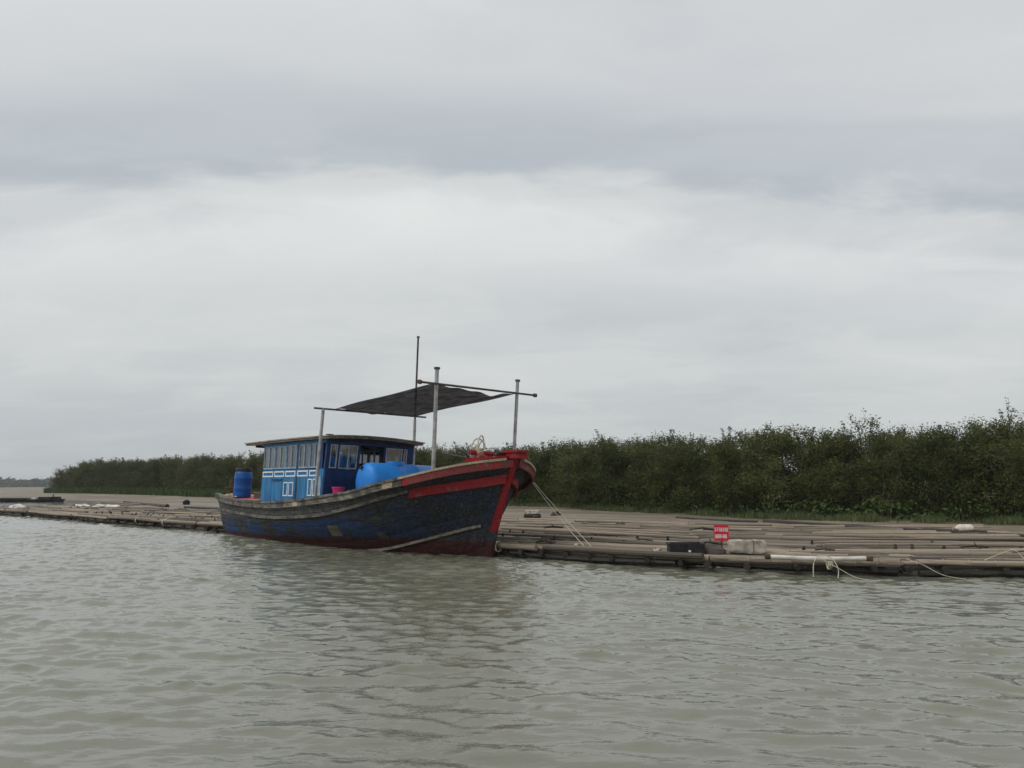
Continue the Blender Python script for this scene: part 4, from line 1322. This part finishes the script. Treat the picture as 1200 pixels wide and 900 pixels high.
for x0 in (-.135, -.088, -.041, .028, .072):
    w = .038
    glyph.box(x0, x0 + .011, -.0115, -.009, .355, .435).box(x0 + w - .011, x0 + w, -.0115, -.009, .355, .435)
    glyph.box(x0 + .011, x0 + w - .011, -.0115, -.009, .355, .366).box(x0 + .011, x0 + w - .011, -.0115, -.009, .424, .435)
    if lt.random() < .8:
        glyph.box(x0 + .011, x0 + w - .011, -.0115, -.009, .389, .400)
glyph.box(.003, .022, -.0115, -.009, .390, .401)
glyph.build('lower_lettering', M['white_paint'], sg)
# pale bottle float up the bank
gb = gz(13.6, 22.7)
bf = thing_at('bottle_float', 13.6, 22.7, gb + .10, R(8))
tag(bf, 'pale pinkish plastic bottle float lying on the mud bank at right', 'float')
MB().lathe([(.02, -.28), (.11, -.275), (.125, -.25), (.125, -.02), (.118, .0), (.125, .02), (.125, .10), (.10, .17), (.055, .23), (.045, .25), (.045, .29), (.02, .29)], 20, Matrix.Rotation(R(180), 4, 'Z'), 'X').build('bottle', M['pink_white'], bf, True)
MB().lathe([(.02, .285), (.05, .285), (.05, .325), (.02, .33)], 14, Matrix.Rotation(R(180), 4, 'Z'), 'X').build('cap', M['dirty_foam'], bf, True)
# half-buried foam stub and scrap behind the bow
g = gz(.9, 31.6)
fs = thing_at('foam_float', .85, 31.6, g, R(-12))
tag(fs, 'pale topped dark float lying on the mud behind the bow', 'float')
rough_block(.66, .40, .16, 4, .015).build('float_base', M['bamboo_wet'], fs, True)
o = rough_block(.58, .34, .16, 5, .012).build('float_top', M['dirty_foam'], fs, True); o.location = (0, 0, .15)
g = gz(1.95, 33.2)
ds = thing_at('wood_scrap', 1.95, 33.2, g)
tag(ds, 'small dark lump of wood on the mud behind the bow', 'wood')
blob(.15, 1.4, .9, 1.1, 21, .45, 2).build('lump', M['bamboo_wet'], ds)
MB().tube([(-.25, 0, .02), (.0, .02, .10), (.15, 0, .22)], [.03, .03, .012], 6).build('twig', M['bamboo_wet'], ds)
# white plastic heaps at left
for j, (x, y, n, lab) in enumerate(((-26.9, 49.6, 4, 'heap of white plastic sheet on the raft far left'), (-29.6, 51.6, 2, 'smaller white plastic lump left of the big white heap'), (-33.4, 50.6, 2, 'scrap of white plastic near the left picture edge'), (-13.4, 45.6, 2, 'white plastic scrap on the mud left of the boat stern'))):
    wp = thing_at('plastic_sheet', x, y, gz(x, y) + .02)
    tag(wp, lab, 'plastic sheet')
    for k in range(n):
        o = blob(random.uniform(.14, .26), 1.6, .9, .7, 40 + 7 * j + k, .4).build('fold', M['white_foam'], wp, True)
        o.location = ((k - (n - 1) / 2) * .34, random.uniform(-.15, .15), .04)
# black tub at left
g = gz(-23.3, 53.6)
bt2 = thing_at('black_tub', -23.3, 53.6, g, .3)
bt2.scale = (.62, .62, .5)
tag(bt2, 'black rubber tub lying on the mud left of the boat', 'tub')
MB().lathe([(.02, 0), (.34, 0), (.42, .40), (.46, .41), (.46, .46), (.40, .46), (.32, .06), (.02, .06)], 20).build('tub', M['black_plastic'], bt2, True)
blob(.3, 1.2, 1, .8, 77, .3, 2).build('contents', M['bamboo_wet'], bt2).location = (0, 0, .42)
g = gz(-17.6, 51.0)
gk = thing_at('grey_crate', -17.6, 51.0, g, .2)
tag(gk, 'small grey crate on the mud nearest the boat stern', 'crate')
for y in (-.22, .2):
    for k in range(3):
        MB().box(-.32, .32, y, y + .02, .02 + .13 * k, .12 + .13 * k).build('slat', M['old_wood'], gk)
for xq in (-.32, .30):
    MB().box(xq, xq + .02, -.2, .2, 0, .40).build('end_board', M['old_wood'], gk)
# white pipe with ties at right
pa, _ = spt(5.4, -.02)
pd0 = Vector((4.95, 14.55, .36)); pd1 = Vector((6.62, 14.10, .37))
pp = empty('plastic_pipe', pd0)
tag(pp, 'white plastic pipe lying along the raft edge right of the sign', 'pipe')
n = 10
pts = [(pd1 - pd0) * (k / n) + Vector((0, 0, -.02 * math.sin(math.pi * k / n))) for k in range(n + 1)]
MB().tube(pts, .043, 12).build('pipe', M['pvc'], pp, True)
MB().tube([pts[-1] - Vector((.02, -.005, 0)), pts[-1] + Vector((.09, -.024, .0))], .052, 12).build('end_socket', M['brown_wood'], pp, True)
MB().tube([pts[0] - Vector((.08, -.02, 0)), pts[0] + Vector((.02, -.005, .0))], .05, 12).build('end_socket', M['bamboo_wet'], pp, True)
def rope_thing(name, pts, label, r=.013, group='rope ends tied on the raft'):
    P0 = Vector(pts[0])
    cp_ = np.array(pts, float)
    q = cr_interp(cp_, np.linspace(0, len(cp_) - 1, 6 * len(cp_)))
    o = MB().tube([Vector(p) - P0 for p in q], r * .5, 6).build(name, M['rope'], None, True)
    o.location = P0
    tag(o, label, 'rope', group)
rope_thing('rope_loop', [(5.55, 13.98, .05), (5.58, 14.0, .30), (5.72, 14.08, .42), (5.92, 14.02, .38), (6.0, 13.95, .20), (5.98, 13.93, .03)], 'pale rope loop hung over the white pipe', .018)
rope_thing('rope_tail', [(5.70, 14.10, .40), (5.95, 13.95, .24), (6.25, 13.75, .06), (6.6, 13.62, .02)], 'pale rope tail trailing from the white pipe into the water', .012)
rope_thing('rope_loop', [(9.05, 14.5, .30), (9.35, 14.3, .48), (9.5, 14.25, .50), (9.62, 14.15, .30), (9.66, 14.05, .22)], 'pale rope loop standing on the front pole at far right', .014)
rope_thing('rope_tail', [(7.45, 14.3, .34), (7.65, 14.15, .26), (7.95, 13.98, .08), (8.3, 13.9, .02)], 'thin rope end dangling in the water at right', .012)
rope_thing('rope_tie', [(3.02, 16.10, .02), (3.03, 16.06, .30), (3.05, 16.2, .36), (3.06, 16.4, .34)], 'pale rope tie round the front pole below the black crate', .022)
rope_thing('rope_tie', [(10.55, 14.1, .05), (10.6, 14.08, .30), (10.7, 14.2, .38), (10.75, 14.4, .32)], 'pale rope tie at the far right front pole', .02)

# dark barge far left
bg_ = empty('moored_barge', (-61.0, 84.0, 0), (0, 0, R(-2)))
tag(bg_, 'long low black barge moored in the pool at far left', 'barge')
mbp = MB()
prof = [(-11, 1.3), (-10, 1.7), (0, 1.8), (9.2, 1.7), (10.4, 1.2)]
for z, k in ((-.25, .8), (.30, 1.0)):
    for (x, w) in prof: mbp.v.append((x * (.97 if z < 0 else 1), -w * k, z))
    for (x, w) in reversed(prof): mbp.v.append((x * (.97 if z < 0 else 1), w * k, z))
nP = 10
for k in range(nP):
    mbp.f.append((k, (k + 1) % nP, nP + (k + 1) % nP, nP + k))
mbp.f.append(tuple(reversed(range(nP)))); mbp.f.append(tuple(range(nP, 2 * nP)))
mbp.build('barge_hull', M['black_plastic'], bg_)
MB().box(-10.4, 8.0, -1.85, -1.70, .302, .40).box(-10.4, 8.0, 1.70, 1.85, .302, .40).build('gunwale', M['bamboo_wet'], bg_)
MB().box(8.7, 10.0, -1.0, 1.0, .302, .55).build('end_locker', M['black_plastic'], bg_)
MB().box(8.05, 8.55, -1.2, 1.0, .302, .52).build('white_box', M['white_foam'], bg_)
MB().tube([(10.1, -.6, .3), (10.1, -.6, .85)], .06, 6).build('bitt', M['bamboo_wet'], bg_)

# ------------------------------------------------------------------ trees
def leaf_quads(centres, size, rr, droop=.3):
    n = len(centres)
    d = rr.normal(size=(n, 3)); d[:, 2] = d[:, 2] * .7 + droop
    d /= np.linalg.norm(d, axis=1)[:, None]
    a = rr.normal(size=(n, 3)); w = np.cross(d, a); w /= np.linalg.norm(w, axis=1)[:, None]
    L = size * rr.uniform(.7, 1.35, n)[:, None]; W = L * .38
    p0 = centres - d * L * .5
    v = np.stack([p0, centres + w * W * .5 - d * L * .05, centres + d * L * .5, centres - w * W * .5 - d * L * .05], 1).reshape(-1, 3)
    f = np.arange(4 * n).reshape(n, 4)
    return v, f
def make_tree(seed, H=3.7, W=1.25, nleaf=9000, leaf=.105):
    r = random.Random(seed); rr = np.random.default_rng(seed)
    tr = MB(); tips = []
    ns_ = r.randint(3, 5)
    for _ in range(ns_):
        a = r.uniform(0, 6.28); lean = r.uniform(.05, .32)
        h = H * r.uniform(.66, .93)
        p = Vector((r.uniform(-.15, .15), r.uniform(-.15, .15), -.1))
        pts = [p.copy()]
        d = Vector((math.cos(a) * lean, math.sin(a) * lean, 1)).normalized()
        n = 7
        for k in range(n):
            d = (d + Vector((r.uniform(-.16, .16), r.uniform(-.16, .16), .10))).normalized()
            p = p + d * (h / n); pts.append(p.copy())
        r0 = r.uniform(.035, .06)
        tr.tube(pts, [r0 * (1 - .8 * k / n) for k in range(n + 1)], 5, False)
        for j in range(10):
            k = r.randint(2, n); q = pts[k]
            b = r.uniform(0, 6.28); ln = r.uniform(.35, .85) * W * (1.15 - .5 * k / n)
            e = q + Vector((math.cos(b) * ln, math.sin(b) * ln, r.uniform(.05, .55) * ln + .12))
            m_ = q.lerp(e, .5) + Vector((0, 0, -.04 * ln))
            tr.tube([q, m_, e], [r0 * .35, r0 * .25, r0 * .12], 4, False)
            tips += [(m_, .8), (e, 1.0)]
        for j in range(6):                              # whippy leaders above the crown
            q = pts[-1 - r.randint(0, 1)]
            e = q + Vector((r.uniform(-.5, .5), r.uniform(-.5, .5), r.uniform(.3, .85)))
            tr.tube([q, e], [r0 * .22, r0 * .06], 4, False)
            for t in (.25, .45, .65, .85, 1.0):
                tips.append((q.lerp(e, t), .34 - .14 * t))
    # low skirts
    for j in range(16):
        b = r.uniform(0, 6.28); ln = r.uniform(.2, 1.0) * W * .9
        tips.append((Vector((math.cos(b) * ln, math.sin(b) * ln, r.uniform(.25, H * .5))), 1.1))
    c = np.array([tuple(t[0]) for t in tips]); sz = np.array([t[1] for t in tips])
    pr = sz ** 1.6; pr /= pr.sum()
    pick = rr.choice(len(tips), nleaf, p=pr)
    cent = c[pick] + rr.normal(size=(nleaf, 3)) * (sz[pick][:, None] * np.array([.20, .20, .17]))
    cent[:, 2] = np.maximum(cent[:, 2], .06)
    v, f = leaf_quads(cent, leaf, rr)
    return tr.mesh('trunk', M['bark'], True), np_mesh('crown', v, f, M['leaf'], False)
variants = [make_tree(100 + k, 3.8 + .16 * (k % 4 - 1.5), 1.35 + .14 * (k % 3)) for k in range(9)]
tall = make_tree(300, 4.4, .62, 2300, .11)
sparse = make_tree(301, 4.05, .62, 2200, .11)
tl_i = np.linspace(1.9, 13.05, 1500)
tl_p = cr_interp(TP, tl_i)
tl_arc = np.concatenate([[0], np.cumsum(np.linalg.norm(np.diff(tl_p, axis=0), axis=1))])
def tree(name, var, x, y, z, s, sz, label, group=None):
    t = empty(name, (x, y, z), (random.uniform(-.05, .05), random.uniform(-.05, .05), random.uniform(0, 6.28)))
    t.scale = (s, s, s * sz)
    link('trunk', var[0], t); link('crown', var[1], t)
    return tag(t, label, 'tree', group)
def tree_label(x, y, row):
    u = 600 + 867 * x / y
    where = ('left of the boat', 'behind the boat stern', 'behind the boat awning', 'just right of the bow', 'behind the red sign', 'right of the red sign', 'at the right edge')[int(np.searchsorted([250, 380, 600, 740, 900, 1080], u))]
    r_ = ('front row', 'second row', 'third row', 'back row')[row]
    return 'dense dark green tree in the %s of the wood, %s' % (r_, where)
ntree = 0
GRP = 'trees of the wood along the mud bank'
for row, (off, step) in enumerate(((.5, 1.05), (1.6, 1.3), (3.2, 1.8), (5.4, 2.6))):
    a = random.uniform(0, 1)
    while a < tl_arc[-1]:
        i = float(np.interp(a, tl_arc, tl_i))
        e, t = cr_interp(EP, np.array([i]))[0], cr_interp(TP, np.array([i]))[0]
        u = (t - e) / np.linalg.norm(t - e)
        far = np.clip((t[1] - 40) / 60, 0, 1)
        o_ = off * (1 + .5 * far) + random.uniform(-.5, .5)
        p = t + u * o_
        sc_ = .96 + .27 * far
        if t[0] < -52:
            sc_ *= float(np.interp(-t[0], [52, 58, 63, 69], [1.0, 1.02, .85, .5]))
        s = sc_ * random.uniform(.88, 1.0)
        x, y = p[0] + random.uniform(-.3, .3), p[1] + random.uniform(-.3, .3)
        tree('shore_tree', random.choice(variants), x, y, gz(x, y), s, random.uniform(.94, 1.04) * (.96 + .04 * row), tree_label(x, y, row), GRP)
        ntree += 1
        dens = 1.0 if x < 21 else 1.6
        a += step * random.uniform(.8, 1.25) * (1 + 1.15 * far) * dens
print('trees', ntree, 'poles', npole)
tree('shore_tree', tall, 19.4, 28.6, gz(19.4, 28.6), .98, 1.0, 'tallest feathery tree rising above the wood at right edge', GRP)
tree('shore_tree', sparse, 14.6, 30.8, gz(14.6, 30.8), 1.0, 1.02, 'thin tall tree above the wood over the bottle float', GRP)
tree('shore_tree', variants[2], -64.5, 113.0, gz(-64.5, 113.0), 1.22, .98, 'rounded tree crown at the left end of the wood', GRP)
tree('shore_tree', variants[5], -67.5, 112.0, gz(-67.5, 112.0), 1.0, .9, 'lowest tree at the far left tip of the wood', GRP)

# undergrowth, reeds and marsh grass: nobody could count these
def strip_points(n, i0, i1, f_lo, f_hi, rr, near=True):
    i = rr.uniform(0, 1, n)
    aa = np.interp([i0, i1], tl_i, tl_arc)
    a = aa[0] + (aa[1] - aa[0]) * i ** (1.5 if near else 1.0)
    iq = np.interp(a, tl_arc, tl_i)
    e, t = cr_interp(EP, iq), cr_interp(TP, iq)
    d = np.linalg.norm(t - e, axis=1)
    off = rr.uniform(f_lo, f_hi, n)
    p = t + (t - e) / d[:, None] * off[:, None]
    z = ground_z(iq, d + off, d, p[:, 0], p[:, 1])
    return p, z, iq
rr = np.random.default_rng(77)
p, z, iq = strip_points(60000, 2.0, 13.0, -.7, 5.5, rr)
clump = .5 + .5 * wob(p[:, 0], p[:, 1], 2.4, 9) * 2
hgt = rr.uniform(0, 1, len(p)) ** .8 * np.clip(.25 + .75 * clump, .12, 1.1) * (1 + .8 * np.clip((p[:, 1] - 40) / 60, 0, 1))
v, f = leaf_quads(np.column_stack([p, z + hgt]), .17, rr)
ug = link('undergrowth', np_mesh('undergrowth', v, f, M['leaf_low'], False))
tag(ug, 'low dark green undergrowth at the foot of the trees', 'undergrowth', kind='stuff')
def blades(p, z, h, w, rr, lean=.25):
    n = len(p)
    a = rr.uniform(0, 6.28, n)
    dxy = np.column_stack([np.cos(a), np.sin(a)])
    tip = p + rr.normal(size=(n, 2)) * (h * lean)[:, None]
    v = np.stack([np.column_stack([p + dxy * w[:, None] * .5, z - .02]), np.column_stack([p - dxy * w[:, None] * .5, z - .02]), np.column_stack([tip, z + h])], 1).reshape(-1, 3)
    return v, np.arange(3 * n).reshape(n, 3)
p, z, iq = strip_points(42000, 2.0, 11.0, -1.5, .5, rr)
cl = wob(p[:, 0], p[:, 1], 1.9, 19)
keep = (cl > -.12) | (rr.uniform(0, 1, len(p)) < .25)
p, z, cl = p[keep], z[keep], cl[keep]
h = rr.uniform(.07, .30, len(p)) * (1 + .6 * cl)
v, f = blades(p, z, h, rr.uniform(.02, .05, len(p)), rr)
rd = link('reeds', np_mesh('reeds', v, f, M['reed'], False))
tag(rd, 'pale grey green reeds and stalks fringing the tree line', 'reeds', kind='stuff')
p, z, iq = strip_points(22000, 9.5, 13.1, -4.5, 0.6, rr, False)
h = rr.uniform(.3, .95, len(p))
v, f = blades(p, z, h, rr.uniform(.05, .13, len(p)), rr)
mg = link('marsh_grass', np_mesh('marsh_grass', v, f, M['marsh'], False))
tag(mg, 'band of green marsh grass below the far trees', 'grass', kind='stuff')

# far wooded shore
rr = np.random.default_rng(5)
n = 15000
xq = rr.uniform(-760, 120, n)
ridge = 9.5 + 3.0 * np.sin(xq * .011 + 1.0) + 1.6 * np.sin(xq * .041) + .9 * np.sin(xq * .13 + 2)
ridge = ridge * np.interp(xq, [-760, -420, -330, -280, 120], [1.2, 1.1, .82, .55, .5])
yq = 470 + rr.uniform(0, 30, n) + .06 * xq
zq = rr.uniform(0, 1, n) ** .7 * ridge
v, f = leaf_quads(np.column_stack([xq * 1.45, yq * 1.5, zq * 1.55]), 5.5, rr, .6)
mb_f = np_mesh('far_wood', v, f, M['far_leaf'], False)
fw = link('far_wood', mb_f)
tag(fw, 'distant blue grey wooded shore on the left horizon', 'wood', kind='stuff')
fl = MB()
xs_ = np.linspace(-1400, 600, 40)
for x in xs_:
    y = 700 + .06 * x
    fl.v += [(x, y, -.6), (x, y + 3, .5), (x, y + 300, 1.2)]
for i in range(len(xs_) - 1):
    for k in range(2):
        fl.f.append((i * 3 + k, i * 3 + k + 1, (i + 1) * 3 + k + 1, (i + 1) * 3 + k))
o = fl.build('far_shore', M['mud'])
tag(o, 'low far shore on the horizon', 'shore', kind='structure')

# ------------------------------------------------------------------ river haze
hm = bpy.data.materials.new('haze')
hm.use_nodes = True
hn = hm.node_tree; hn.nodes.clear()
pv = hn.nodes.new('ShaderNodeVolumePrincipled')
pv.inputs['Color'].default_value = (0.86, 0.90, 0.94, 1)
pv.inputs['Density'].default_value = 0.0004
pv.inputs['Anisotropy'].default_value = 0.2
ho = hn.nodes.new('ShaderNodeOutputMaterial')
hn.links.new(pv.outputs[0], ho.inputs['Volume'])
hb = MB().box(-1600, 1600, -1600, 1600, -3.2, 48.0).build('haze', hm)
tag(hb, 'thin pale river haze over the whole scene', 'haze', kind='stuff')
hb.display_type = 'WIRE'
